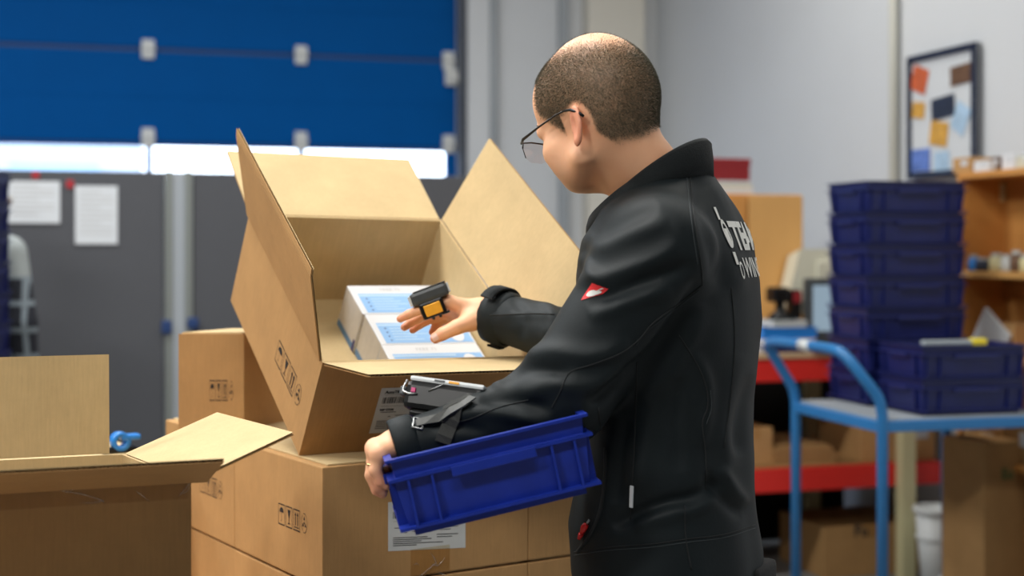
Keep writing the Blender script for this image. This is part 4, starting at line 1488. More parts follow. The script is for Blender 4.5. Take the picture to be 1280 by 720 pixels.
open_body(lbx, FL_, FD_, fh, sk)
Z = Vector((0, 0, 1))
nf = Vector((math.sin(R(21)), -math.cos(R(21)), 0))
nr = Vector((math.cos(R(33)), math.sin(R(33)), 0))
A0, A1, A2, A3 = sk(Vector((0, 0, fh))), sk(Vector((FL_, 0, fh))), sk(Vector((FL_, FD_, fh))), sk(Vector((0, FD_, fh)))
flap(lbx, A0, A1, nf * c7(R(19)) + Z * s7(R(19)), 0.150, 0.003, -0.022)
flap(lbx, A1, A2, nr * c7(R(20)) + Z * s7(R(20)), 0.165, 0.0, 0.0)
flap(lbx, A2, A3, -nf * s7(R(3)) + Z * c7(R(3)), 0.158, 0.022, 0.004)
flap(lbx, A3, A0, -nr * c7(R(-35)) + Z * s7(R(-35)), 0.15, 0.003, 0.003)
# strip of clear tape with wrinkles along the front top edge
FM2 = frame(Vector((fo.x, fo.y, fz)), xr, -nf, Z)
MB().poly([frame(Vector((0, 0, 0)), xr, -nf, Z) @ Vector(p) for p in ((0.0, -0.0008, fh - 0.026), (FL_ - 0.004, -0.0008, fh - 0.026), (FL_ - 0.004, -0.0008, fh - 0.003), (0.0, -0.0008, fh - 0.003))]).obj('packing_tape', 'packing_tape', lbx)
tw = MB()
for pl_ in (((52, 611), (75, 613), (100, 617), (118, 622), (128, 626), (131, 629)), ((100, 628), (115, 629), (130, 626)), ((168, 612), (176, 618), (187, 627)), ((222, 622), (230, 612), (238, 604)),
            ((226, 618), (233, 615), (238, 607)), ((82, 609), (92, 614))):
    pts = [hit(FM2, x, y, 1, -0.0018) for x, y in pl_]
    pts = [frame(Vector((0, 0, 0)), xr, -nf, Z) @ p for p in pts]
    tw.tube(pts, [0.0003] + [0.0009] * (len(pts) - 2) + [0.0003], 5)
tw.obj('tape_wrinkle', 'film', lbx, True)

# ---- crate held by the man
CRW, CRD, CRH = 0.287, 0.19, 0.112
ya, ro = R(8), R(12.3)
cx_ = Vector((math.cos(ya) * math.cos(ro), math.sin(ya) * math.cos(ro), math.sin(ro)))
cy_ = Vector((-math.sin(ya), math.cos(ya), 0))
cz_ = cx_.cross(cy_)
near_left = V(480.5, 577.5, 1.93)
CRM = frame(near_left - cx_ * (-CRW / 2) - cy_ * (-CRD / 2) - cz_ * CRH, cx_, cy_, cz_)
hc = thing('storage_crate', 'bright blue plastic crate held tilted under the man\'s left arm', 'crate', CRM)
crate_parts(hc, CRW, CRD, CRH, 'crate_blue')

# ================================================================== THE MAN
PHI = R(28)
F = np.array([-math.cos(PHI), math.sin(PHI), 0.0])        # where the chest faces
LF = np.array([-math.sin(PHI), -math.cos(PHI), 0.0])      # towards his left hand, the camera side
UP = np.array([0, 0, 1.0])
DM = 2.25

# torso profile: photo row, front column, back column, half width across the shoulders
TORSO = [(715, 717, 951, .180), (690, 716, 951, .182), (650, 713, 946, .180), (600, 724, 942, .172), (550, 733, 941, .170), (500, 735, 943, .174), (450, 732, 949, .182), (400, 726, 954, .192),
         (350, 722, 952, .196), (300, 730, 939, .190), (262, 752, 920, .160), (240, 772, 903, .115), (222, 795, 890, .080)]
tz, tcx, tcy, ta_, tb2_ = [], [], [], [], []
for (py, xf, xb, bw) in TORSO:
    bw *= 0.95
    c = un((xf + xb) / 2, py, DM)
    half = (xb - xf) / 2 / FPX * DM
    a_ = math.sqrt(max(half ** 2 - (bw * math.sin(PHI)) ** 2, 0.03 ** 2)) / math.cos(PHI)
    tz.append(c[2]); tcx.append(c[0]); tcy.append(c[1]); ta_.append(a_); tb2_.append(bw)
tz, tcx, tcy, ta_, tb2_ = map(np.array, (tz, tcx, tcy, ta_, tb2_))
HEM = tz[0] + 0.0


def torso(p, shrink=0.0, zlo=None):
    z = p[:, 2]
    # smooth interpolation
    def it(y):
        return np.interp(z, tz, y)
    q0 = (p[:, 0] - it(tcx)) * F[0] + (p[:, 1] - it(tcy)) * F[1]
    q1 = (p[:, 0] - it(tcx)) * LF[0] + (p[:, 1] - it(tcy)) * LF[1]
    a, b = it(ta_) - shrink, it(tb2_) - shrink
    n = 2.35
    r = (np.abs(q0 / a) ** n + np.abs(q1 / b) ** n) ** (1 / n)
    d = (r - 1) * np.minimum(a, b)
    top = z - tz[-1]
    bot = (HEM if zlo is None else zlo) - z
    return np.maximum(np.maximum(d, top), bot)


S_L = un(826, 312, 2.085)
E_L = un(703, 497, 2.075)
W_L = un(503, 560, 2.035)
S_R = un(880, 316, 2.390)
E_R = un(757, 438, 2.430)
W_R = un(616, 394, 2.592)
NB = un(826, 238, 2.252)          # neck base


def nrm(v):
    return v / np.linalg.norm(v)


def jacket(p):
    d = torso(p)
    # trapezius and shoulders
    d = sm(d, cap(p, un(846, 256, 2.210), S_L + np.array([0, 0.03, 0.006]), 0.046, 0.066), 0.05)
    d = sm(d, cap(p, un(856, 256, 2.290), S_R + np.array([0, -0.03, 0.006]), 0.046, 0.058), 0.05)
    # near sleeve
    al = cap(p, S_L, E_L, 0.080, 0.068)
    al = sm(al, cap(p, E_L, E_L + (W_L - E_L) * 0.55, 0.062, 0.043), 0.030)
    al = sm(al, cap(p, E_L + (W_L - E_L) * 0.5, W_L, 0.043, 0.037), 0.02)
    d = sm(d, al, 0.030)
    # far sleeve
    ar = cap(p, S_R, E_R, 0.062, 0.058)
    ar = sm(ar, cap(p, E_R, W_R, 0.056, 0.0430), 0.03)
    d = sm(d, ar, 0.03)
    # square off the cuffs
    dl = nrm(W_L - E_L)
    dr_ = nrm(W_R - E_R)
    cutl = (p - (W_L + dl * 0.010)) @ dl
    nearl = np.linalg.norm(p - W_L, axis=1) - 0.10
    d = np.where(nearl < 0, np.maximum(d, cutl), d)
    cutr = (p - (W_R + dr_ * 0.006)) @ dr_
    nearr = np.linalg.norm(p - W_R, axis=1) - 0.10
    d = np.where(nearr < 0, np.maximum(d, cutr), d)
    return d


jv, jq = sdf_mesh(jacket, (-0.24, 1.88, HEM - 0.03), (0.50, 2.72, 1.60), 0.0047, 4)

# folds: (polyline in photo coordinates, half width px, height m, near side?)
FOLDS = [
    ([(905, 600), (870, 622), (840, 628), (800, 640), (765, 657)], 9, -0.0085),
    ([(900, 612), (868, 634), (835, 641), (790, 655)], 12, 0.0060),
    ([(898, 585), (915, 610), (935, 632)], 9, 0.0060),
    ([(885, 590), (900, 618), (928, 645)], 8, -0.0060),
    ([(720, 352), (760, 345), (815, 325), (850, 305)], 10, 0.0050),
    ([(735, 382), (780, 362), (830, 345), (868, 330)], 10, -0.0055),
    ([(735, 395), (785, 378), (840, 360)], 11, 0.0045),
    ([(705, 420), (760, 405), (810, 388)], 11, -0.0040),
    ([(640, 452), (690, 440), (740, 445), (790, 430)], 12, 0.0055),
    ([(625, 472), (665, 462), (715, 468)], 9, -0.0055),
    ([(650, 495), (690, 482), (740, 482), (785, 462)], 11, 0.0050),
    ([(600, 498), (640, 500), (690, 512)], 9, -0.0050),
    ([(560, 520), (600, 516), (640, 520), (690, 530)], 8, 0.0045),
    ([(530, 535), (565, 532), (610, 540)], 7, -0.0035),
    ([(612, 480), (620, 470), (640, 455)], 9, 0.0060),
    ([(875, 352), (850, 400), (815, 445), (770, 480), (735, 505)], 9, -0.0090),
    ([(880, 380), (862, 425), (835, 465), (800, 500)], 13, 0.0045),
    ([(868, 440), (884, 475), (886, 505), (878, 560)], 8, 0.0040),
    ([(925, 440), (912, 500), (905, 545), (915, 590)], 12, 0.0045),
    ([(940, 470), (925, 530), (922, 570)], 9, -0.0045),
    ([(850, 470), (845, 530), (852, 590)], 12, -0.0040),
    ([(820, 500), (806, 560), (800, 620)], 12, 0.0035),
    ([(785, 520), (775, 580), (770, 630)], 10, -0.0045),
    ([(870, 222), (880, 270), (893, 320), (905, 365)], 10, -0.0045),
    ([(895, 230), (905, 270), (918, 320), (925, 370)], 12, 0.0035),
    ([(745, 300), (780, 275), (820, 255)], 11, -0.0040),
    ([(740, 318), (785, 295), (835, 275)], 11, 0.0040),
    ([(755, 360), (740, 340), (728, 318)], 8, 0.0035),
    ([(640, 372), (655, 395), (650, 425)], 7, -0.0030),
    ([(672, 366), (690, 392), (680, 430)], 8, 0.0040),
    ([(690, 366), (704, 392), (700, 420)], 6, -0.0040),
    ([(622, 395), (660, 392), (705, 398)], 6, 0.0025),
]


def fold_cloth(v, q, near_lim=2.6):
    n = vnormals(v, q)
    pix = pixels(v)
    view = nrm(np.array([0, 0, CAMH]) - v.mean(0))
    toC = np.array([0, 0, CAMH]) - v
    toC /= np.linalg.norm(toC, axis=1)[:, None]
    facing = np.clip((n * toC).sum(1) * 2.2 + 0.3, 0, 1)
    disp = np.zeros(len(v))
    for poly, w, h in FOLDS:
        d, t = seg_dist(pix, sm_curve(poly, 4))
        taper = np.clip(np.minimum(t, 1 - t) * 5, 0.0, 1) ** 0.6
        far = poly[0][0] < 715 and poly[0][1] < 430 and poly[-1][1] < 431 and poly[0][1] > 360 and h < 0.0041 and poly[0][0] > 615
        ok = v[:, 1] > 2.36 if far else v[:, 1] < 2.36
        disp += np.where(ok, 1.5 * h * np.exp(-(d / w) ** 2) * taper * facing, 0)
    # soft random rumples
    ph = rng.uniform(0, 6.28, (10, 1))
    K = rng.normal(0, 1, (10, 3)) * 26
    ph2 = (v @ K.T + ph.T)
    disp += 0.0006 * np.sin(ph2).sum(1)
    return v + n * disp[:, None]


jv = fold_cloth(jv, jq)
jv = relax(jv, jq, 0.35)

# ------------------------------------------------------------------ head
HYAW, HPIT = R(48), R(15)
fh_ = np.array([-math.cos(HYAW) * math.cos(HPIT), math.sin(HYAW) * math.cos(HPIT), -math.sin(HPIT)])
lh_ = np.array([-math.sin(HYAW), -math.cos(HYAW), 0.0])
uh_ = np.cross(fh_, lh_)
HO = un(750, 166, 2.228)
HA = np.stack([fh_, lh_, uh_])           # world -> local rows
HS = 1.0


def to_head(p):
    return (p - HO) @ HA.T / HS


def head_w(l):
    return HO + (np.asarray(l) * HS) @ HA


def Hv(x, y, z):
    return Vector(head_w(np.array([x, y, z])))


def head(pw):
    p = to_head(pw)
    ps = p.copy()
    ps[:, 1] = np.abs(ps[:, 1])                # mirror
    d = ell(p, (-0.007, 0, 0.064), (0.095, 0.077, 0.093))
    d = sm(d, ell(p, (-0.050, 0, 0.040), (0.056, 0.060, 0.062)), 0.04)
    d = sm(d, ell(p, (0.048, 0, 0.062), (0.051, 0.067, 0.062)), 0.03)      # forehead
    d = sm(d, ell(p, (0.034, 0, -0.008), (0.052, 0.055, 0.062)), 0.025)     # face
    d = sm(d, ell(ps, (0.053, 0.043, -0.014), (0.029, 0.022, 0.022)), 0.02)  # cheekbones
    d = sm(d, cap(ps, (0.002, 0.052, -0.042), (0.047, 0.022, -0.063), 0.017, 0.016), 0.026)
    d = sm(d, ell(ps, (0.046, 0.034, -0.032), (0.027, 0.023, 0.032)), 0.02)  # cheeks  # jaw
    d = sm(d, ell(p, (0.059, 0, -0.062), (0.021, 0.024, 0.017)), 0.02)     # chin
    d = sm(d, cap(ps, (0.088, 0.012, 0.026), (0.078, 0.046, 0.024), 0.012, 0.010), 0.014)  # brow
    d = ssub(d, ell(ps, (0.103, 0.032, 0.004), (0.020, 0.017, 0.012)), 0.012)  # eye sockets
    d = sm(d, ell(ps, (0.080, 0.032, 0.003), (0.0125, 0.0135, 0.0115)), 0.004)  # eyes
    d = sm(d, cap(p, (0.092, 0, 0.016), (0.101, 0, -0.020), 0.008, 0.0105), 0.012)   # nose
    d = sm(d, ell(ps, (0.090, 0.012, -0.026), (0.010, 0.008, 0.008)), 0.008)
    d = sm(d, ell(p, (0.073, 0, -0.043), (0.016, 0.026, 0.008)), 0.010)    # lips
    d = sm(d, ell(p, (0.070, 0, -0.051), (0.015, 0.022, 0.008)), 0.008)
    d = ssub(d, cap(ps, (0.089, 0, -0.047), (0.079, 0.025, -0.048), 0.002, 0.001), 0.003)
    # neck in world space
    nk = cap(pw, head_w((-0.022, 0, -0.008)), NB + F * 0.012, 0.054, 0.061)
    nk = sm(nk, cap(pw, head_w((-0.052, 0.020, 0.010)), NB - F * 0.022 + LF * 0.030, 0.032, 0.044), 0.03)
    d = sm(d, nk, 0.030)
    # ears
    for s in (1, -1):
        q = p - np.array([-0.020, s * 0.0775, -0.004])
        a_ = R(13) * s
        ca, sa = math.cos(a_), math.sin(a_)
        # ear frame: e0 along the shell (backwards-outwards), e1 thickness, e2 up (tilted back)
        x = -q[:, 0] * ca + q[:, 1] * sa
        t = q[:, 0] * sa + q[:, 1] * ca
        tl = R(10)
        z = q[:, 2] * math.cos(tl) + q[:, 0] * math.sin(tl)
        e = np.stack([x, t, z], 1) / 0.84
        shell = ell(e, (0.010, 0.0, 0.002), (0.0175, 0.0050, 0.0315))
        shell = sm(shell, ell(e, (0.004, 0.0, -0.026), (0.0095, 0.0050, 0.010)), 0.006)
        bowl = ell(e, (0.006, s * 0.0055, 0.000), (0.010, 0.0060, 0.020))
        shell = ssub(shell, bowl, 0.003)
        rim = np.full(len(p), 1.0)
        pts = [(0.000, 0, 0.020), (0.003, 0, 0.030), (0.012, 0, 0.0335), (0.021, 0, 0.027), (0.0255, 0, 0.014), (0.0245, 0, 0.000), (0.019, 0, -0.014), (0.011, 0, -0.026)]
        for i in range(len(pts) - 1):
            rim = np.minimum(rim, cap(e, pts[i], pts[i + 1], 0.0036, 0.0034))
        shell = sm(shell, rim, 0.004)
        d = sm(d, shell * 0.84, 0.005)
    low = (NB[2] - 0.035) - pw[:, 2]
    return np.maximum(d, low)


hv, hq = sdf_mesh(head, HO - np.array([0.20, 0.20, 0.24]), HO + np.array([0.20, 0.20, 0.19]), 0.0027, 2)


# ------------------------------------------------------------------ hands
def hand_sdf(W, mcp, fingers, thumb, thenar, warm, palm_r=0.0125):
    W = np.asarray(W)

    def fn(p):
        d = None
        for i in range(4):
            c = cap(p, W + (mcp[i] - W) * 0.12, mcp[i], 0.0185, palm_r)
            d = c if d is None else sm(d, c, 0.012)
        for i in range(3):
            d = sm(d, cap(p, mcp[i], mcp[i + 1], palm_r * 0.93, palm_r * 0.93), 0.008)
        for ch in fingers:
            f = None
            for i in range(len(ch) - 1):
                (a, ra), (b, rb) = ch[i], ch[i + 1]
                c = cap(p, a, b, ra, rb)
                f = c if f is None else sm(f, c, 0.0025)
            d = sm(d, f, 0.0045)
        f = None
        for i in range(len(thumb) - 1):
            (a, ra), (b, rb) = thumb[i], thumb[i + 1]
            c = cap(p, a, b, ra, rb)
            f = c if f is None else sm(f, c, 0.003)
        d = sm(d, f, 0.010)
        for (c_, r_) in thenar:
            d = sm(d, np.linalg.norm(p - c_, axis=1) - r_, 0.014)
        d = sm(d, cap(p, W, warm, 0.0245, 0.028), 0.016)
        return d
    return fn


# right hand, hovering over the white boxes with the ring scanner on its index finger
Rm = [un(560, 377.5, 2.587), un(559, 382, 2.607), un(562, 388.5, 2.625), un(567, 396, 2.639)]
Rf = [[(Rm[0], .0112), (un(529, 386.0, 2.572), .0096), (un(511, 393.0, 2.567), .0084), (un(500.5, 398.5, 2.567), .0070)],
      [(Rm[1], .0112), (un(530, 394.5, 2.601), .0096), (un(514, 403.0, 2.595), .0084), (un(505.5, 409.0, 2.591), .0070)],
      [(Rm[2], .0108), (un(539, 398.0, 2.623), .0092), (un(524, 406.0, 2.617), .0082), (un(516, 412.5, 2.612), .0068)],
      [(Rm[3], .0100), (un(551, 402.0, 2.635), .0084), (un(544, 409.0, 2.629), .0075), (un(540, 415.0, 2.625), .0064)]]
Rt = [(un(594, 400, 2.577), .0175), (un(571, 409, 2.559), .0135), (un(553, 417.5, 2.553), .0118), (un(544.5, 422.5, 2.551), .0100)]
WRh = un(603, 391, 2.603)
rh = hand_sdf(WRh, Rm, Rf, Rt, [(un(588, 399, 2.585), 0.019)], un(640, 398, 2.625))
rv, rq = sdf_mesh(rh, un(485, 440, 2.555) - np.array([0, 0.06, 0]), un(660, 350, 2.555) + np.array([0.02, 0.16, 0.02]), 0.00145, 2)
# left hand, hooked over the end of the crate; little finger nearest the camera
Lm = [un(474, 567, 1.993), un(470.5, 563, 2.014), un(469, 560.5, 2.036), un(471, 559, 2.057)]
Lf_ = [[(Lm[0], .0102), (un(469.0, 588, 1.991), .0088), (un(475.5, 602, 1.993), .0078), (un(482, 607, 1.995), .0066)],
       [(Lm[1], .0110), (un(465.5, 592, 2.012), .0094), (un(472.5, 609, 2.014), .0084), (un(479, 614, 2.016), .0070)],
       [(Lm[2], .0114), (un(464.5, 594, 2.034), .0097), (un(471.5, 612, 2.036), .0086), (un(478, 617, 2.038), .0072)],
       [(Lm[3], .0114), (un(466.0, 592, 2.057), .0097), (un(472.5, 609, 2.058), .0085), (un(479, 614, 2.060), .0072)]]
Lt_ = [(un(497, 562, 2.060), .0160), (un(489, 566, 2.080), .0128), (un(491, 580, 2.086), .0112), (un(494, 592, 2.086), .0096)]
WLh = un(500, 558, 2.036)
lhf = hand_sdf(WLh, Lm, Lf_, Lt_, [(un(490, 563, 2.052), 0.017)], un(530, 552, 2.038), 0.0128)
lv, lq = sdf_mesh(lhf, un(450, 640, 2.042) - np.array([0, 0.11, 0]), un(545, 520, 2.042) + np.array([0.01, 0.11, 0.01]), 0.0015, 2)

# ------------------------------------------------------------------ hidden body under the clothes
FOOT_L = un(815, 700, 2.175)
hip = un(832, 660, DM)
ft_l = np.array([hip[0] - 0.03, hip[1] - 0.10, 0.0])
ft_r = np.array([hip[0] + 0.05, hip[1] + 0.11, 0.0])
hip_l = hip + LF * 0.08 + np.array([0, 0, -0.03])
hip_r = hip - LF * 0.08 + np.array([0, 0, -0.03])
kn_l = (hip_l + ft_l) / 2 + F * 0.02
kn_r = (hip_r + ft_r) / 2 + F * 0.02


def legs(p, g=0.0):
    d = ell(p, hip, (0.112 + g, 0.135 + g, 0.12), np.stack([F, LF, UP]))
    for h_, k_, f_ in ((hip_l, kn_l, ft_l), (hip_r, kn_r, ft_r)):
        an = f_ + np.array([0, 0, 0.09])
        d = sm(d, cap(p, h_, k_, 0.074 + g, 0.060 + g), 0.03)
        d = sm(d, cap(p, k_, an, 0.058 + g, 0.040 + g), 0.02)
    return d


def body(p):
    d = torso(p, 0.022, 0.80)
    d = sm(d, legs(p, -0.012), 0.03)
    for S_, E_, W_ in ((S_L, E_L, W_L), (S_R, E_R, W_R)):
        d = sm(d, cap(p, S_, E_, 0.055, 0.042), 0.02)
        d = sm(d, cap(p, E_, W_, 0.040, 0.027), 0.02)
    for f_ in (ft_l, ft_r):
        d = sm(d, ell(p, f_ + F * 0.06 + np.array([0, 0, 0.045]), (0.10, 0.05, 0.032), np.stack([F, LF, UP])), 0.03)
    d = sm(d, cap(p, NB + np.array([0, 0, -0.10]), NB + np.array([0, 0, -0.01]), 0.07, 0.064), 0.03)
    return d


bv, bq = sdf_mesh(body, (-0.12, 1.88, -0.02), (0.52, 2.74, 1.56), 0.011, 1)

# one skin mesh: body, head, hands
parts = [(bv, bq), (hv, hq), (rv, rq), (lv, lq)]
off = 0
AV, AQ = [], []
for (v_, q_) in parts:
    AV.append(v_)
    AQ.append(q_ + off)
    off += len(v_)
AV = np.concatenate(AV)
AQ = np.concatenate(AQ)
man = np_obj('person', AV, AQ, 'skin')
tag(man, 'man with cropped hair and glasses in a black jacket holding a blue crate', 'person')


def sstep(a, b, x):
    t = np.clip((x - a) / (b - a), 0, 1)
    return t * t * (3 - 2 * t)


def hair_density(l):
    """cropped hair on sides and back, thin crown (head-local points)"""
    x, y, z = l[:, 0], np.abs(l[:, 1]), l[:, 2]
    back = sstep(-0.020, -0.066, x)
    zlow = 0.028 + (-0.036 - 0.028 + 0.42 * np.clip(0.010 - l[:, 1], 0, 0.08)) * back
    zlow = np.where(x > 0.012, 0.000 + 1.0 * (x - 0.012), zlow)      # sideburn, then temple
    low = sstep(-0.008, 0.010, z - zlow)
    front = sstep(0.066, 0.050, x - 0.30 * np.clip(z - 0.09, 0, 1))
    rr = np.sqrt(((x + 0.010) / 0.100) ** 2 + (y / 0.070) ** 2)
    bald = sstep(0.62, 1.02, rr)
    top = np.maximum(bald, 1 - sstep(0.088, 0.118, z))
    er = np.sqrt(((x + 0.026) / 0.026) ** 2 + ((z - 0.002) / 0.034) ** 2)
    ear = np.where(y > 0.058, sstep(0.85, 1.15, er), 1.0)
    return low * front * top * ear


lall = to_head(AV)
inhead = np.zeros(len(AV), bool)
inhead[len(bv):len(bv) + len(hv)] = True
hd = np.where(inhead, hair_density(lall), 0)
tone = np.zeros((len(AV), 4), np.float32)
tone[:, 3] = 1
tone[:, 0] = np.clip(hd * 0.95, 0, 1)
earm = inhead & (np.abs(lall[:, 1]) > 0.0765) & (lall[:, 2] < 0.04) & (lall[:, 2] > -0.05) & (np.abs(lall[:, 0] + 0.026) < 0.035)
tone[earm, 1] = 0.75
bd = sstep(-0.030, -0.058, lall[:, 2]) * sstep(0.02, 0.05, lall[:, 0]) * sstep(-0.14, -0.11, lall[:, 2])
tone[:, 2] = np.where(inhead, bd * 0.5, 0)
tone[:, 0] *= rng.uniform(0.72, 1.0, len(AV))
tipR = np.array([Rf[i][3][0] for i in range(4)] + [Rt[3][0]])
tipL = np.array([Lf_[i][2][0] for i in range(4)])
for tps in (tipR, tipL):
    for tp in tps:
        dd = np.linalg.norm(AV - tp, axis=1)
        tone[:, 1] = np.maximum(tone[:, 1], np.where(inhead, 0, 0.8 * np.exp(-(dd / 0.016) ** 2)))
att = man.data.color_attributes.new('tone', 'FLOAT_COLOR', 'POINT')
att.data.foreach_set('color', tone.ravel())

# hair strands: short blades standing on the scalp
tri = np.concatenate([hq[:, [0, 1, 2]], hq[:, [0, 2, 3]]])
A_, B_, C_ = hv[tri[:, 0]], hv[tri[:, 1]], hv[tri[:, 2]]
cr_ = np.cross(B_ - A_, C_ - A_)
area = np.linalg.norm(cr_, axis=1) / 2
cen = to_head((A_ + B_ + C_) / 3)
wgt = area * np.clip(hair_density(cen), 0, 1) ** 1.3
wgt += area * 0.05 * (cen[:, 2] > 0.08) * (cen[:, 0] < 0.06)
wgt /= wgt.sum()
NS = 70000
pick = rng.choice(len(tri), NS, p=wgt)
r1, r2 = rng.random(NS), rng.random(NS)
sw_ = r1 + r2 > 1
r1[sw_], r2[sw_] = 1 - r1[sw_], 1 - r2[sw_]
base = A_[pick] + r1[:, None] * (B_[pick] - A_[pick]) + r2[:, None] * (C_[pick] - A_[pick])
nn_ = cr_[pick] / (2 * area[pick, None] + 1e-15)
lb = to_head(base)
flow = -0.45 * uh_ - 0.20 * fh_
dirs = nn_ * 0.62 + flow[None] * 0.75 + rng.normal(0, 0.13, (NS, 3))
dirs /= np.linalg.norm(dirs, axis=1)[:, None]
side = np.cross(dirs, rng.normal(0, 1, (NS, 3)))
side /= np.linalg.norm(side, axis=1)[:, None]
ln_ = rng.uniform(0.0026, 0.0048, NS)[:, None]
wd = 0.00017
base = base - nn_ * 0.0005
tip = base + dirs * ln_
sv = np.stack([base - side * wd, base + side * wd, tip + side * wd * 0.45, tip - side * wd * 0.45], 1).reshape(-1, 3)
sq = np.arange(NS * 4).reshape(-1, 4)
hair = np_obj('hair', sv, sq, 'hair', man, smooth=False)
hair['label'] = 'very short brown hair, bald on the crown'

# eyebrows
for s in (1, -1):
    eb = MB()
    for i in range(26):
        t = i / 25
        b_ = head_w((0.0935 - 0.020 * t ** 2, s * (0.014 + 0.036 * t), 0.030 + 0.006 * math.sin(t * 2.6)))
        d_ = s * lh_ * 0.010 + uh_ * 0.0025 * (1 - t) + fh_ * 0.002
        eb.tube([b_, b_ + d_ * 0.6, b_ + d_], [0.0011, 0.0010, 0.0003], 4)
    eb.obj('eyebrow', 'hair', man, True)

# finger nails
for (a_, b_, r_) in ((Rt[2][0], Rt[3][0], 0.0100),):
    a_, b_ = np.asarray(a_), np.asarray(b_)
    ax = nrm(b_ - a_)
    toc = nrm(np.array([0.05, 0, CAMH + 0.5]) - b_)
    nn2 = nrm(toc - ax * (toc @ ax))
    ss = np.cross(ax, nn2)
    g_ = MB()
    vs, fs = [], []
    for i in range(5):
        for j in range(5):
            u_, v_ = (i / 4 - 0.5) * 2, (j / 4 - 0.5) * 2
            w_ = 0.0062 * math.sqrt(max(0.05, 1 - 0.35 * v_ * v_))
            ang = u_ * 0.62
            vs.append(b_ + ax * (v_ * 0.0062 + 0.0005) + (nn2 * math.cos(ang) + ss * math.sin(ang)) * (r_ + 0.0006))
    for i in range(4):
        for j in range(4):
            fs.append((i * 5 + j, (i + 1) * 5 + j, (i + 1) * 5 + j + 1, i * 5 + j + 1))
    g_.add(vs, fs)
    g_.obj('thumbnail', 'nail', man, True)
# wedding ring on the left ring finger
ra, rb_ = np.asarray(Lf_[1][0][0]), np.asarray(Lf_[1][1][0])
ax = nrm(rb_ - ra)
s1 = nrm(np.cross(ax, UP + F))
s2 = np.cross(ax, s1)
rc = ra + (rb_ - ra) * 0.62
ring_o = MB().tube([rc + (s1 * math.cos(a) + s2 * math.sin(a)) * 0.0109 for a in [i * math.pi / 12 for i in range(24)]], 0.0012, 6, closed=True).obj('finger_ring', 'gold', None, True)
tag(ring_o, 'thin gold ring on the hand gripping the blue crate', 'ring')

# ------------------------------------------------------------------ jacket and what is sewn on it
jk = np_obj('jacket', jv, jq, 'jacket', man)
jk['label'] = 'black softshell jacket'
jbvh = BVHTree.FromPolygons([tuple(p) for p in jv], [tuple(int(i) for i in q) for q in jq])
CAMP = Vector((0, 0, CAMH))


def on_jacket(px, py, lift=0.0006):
    d = (V(px, py, 1.0) - CAMP).normalized()
    h = jbvh.ray_cast(CAMP, d, 6.0)
    if h[0] is None:
        return None
    return h[0] + h[1] * lift, h[1]


def seam(pts, r=0.0011, lift=0.0003, name='seam', m='seam', n=8):
    out = []
    for (x, y) in sm_curve(pts, n):
        h = on_jacket(x, y, lift)
        if h and (not out or (h[0] - out[-1]).length < 0.05):
            out.append(h[0])
    if len(out) > 2:
        return MB().tube(out, r, 6).obj(name, m, jk, True)


SEAMS = [[(862, 214), (865, 250), (870, 290), (876, 330), (878, 356)],
         [(878, 356), (850, 378), (826, 396), (812, 408), (798, 425), (775, 442), (742, 455), (712, 466), (700, 490), (690, 510)],
         [(848, 418), (862, 440), (876, 465), (884, 490), (884, 510), (878, 530), (882, 570), (882, 612)],
         [(796, 452), (795, 500), (793, 560), (791, 600), (788, 650)],
         [(748, 510), (752, 545), (762, 600), (752, 640)],
         [(718, 690), (760, 684), (815, 680), (858, 674), (905, 668), (944, 656)],
         [(856, 632), (857, 672), (864, 712)],
         [(914, 360), (918, 420), (915, 480), (905, 560)],
         [(612, 394), (640, 393), (672, 392), (706, 394)],
         [(490, 560), (505, 540), (540, 528), (580, 526), (622, 510), (660, 500)]]
for s in SEAMS:
    seam(s)
for s in ([(858, 216), (861, 250), (866, 290), (872, 330)], [(888, 488), (889, 510), (883, 530)],
          [(718, 694), (760, 688), (815, 684), (858, 678), (905, 672), (944, 660)], [(874, 363), (846, 385), (822, 403), (808, 415), (795, 431)]):
    seam(s, 0.0006, 0.0004, 'stitching', 'stitch')
# pocket zip, red pull, reflective tab
seam([(757, 560), (756, 600), (750, 640), (738, 668), (722, 690)], 0.0032, 0.0, 'pocket_zip', 'seam')
h0 = on_jacket(739, 650, 0.004)
h1 = on_jacket(733, 660, 0.005)
h2 = on_jacket(727, 673, 0.005)
if h0 and h1 and h2:
    MB().tube([h0[0], (h0[0] + h1[0]) / 2], 0.0018, 8).obj('zip_slider', 'zip_metal', jk, True)
    MB().tube([h0[0] * 0.4 + h1[0] * 0.6, h1[0], h1[0] * 0.5 + h2[0] * 0.5], [0.0045, 0.0055, 0.003], 8).obj('zip_pull', 'zip_red', jk, True)
    MB().tube([h1[0] * 0.45 + h2[0] * 0.55, h2[0]], [0.0042, 0.0026], 8).obj('zip_pull', 'zip_red', jk, True)
hA, hB = on_jacket(790.5, 607, 0.0012), on_jacket(789, 634, 0.0012)
tb_m = MB()
n_ = hA[1]
ax = (hB[0] - hA[0]).normalized()
sd = ax.cross(n_).normalized()
Mt = frame((hA[0] + hB[0]) / 2, ax, sd, n_)
hl_ = (hB[0] - hA[0]).length / 2
tb_m.box((-hl_, -0.0030, -0.001), (hl_, 0.0030, 0.0016), M=Mt, bev=0.0008)
tb_m.obj('reflective_tab', 'reflective', jk)


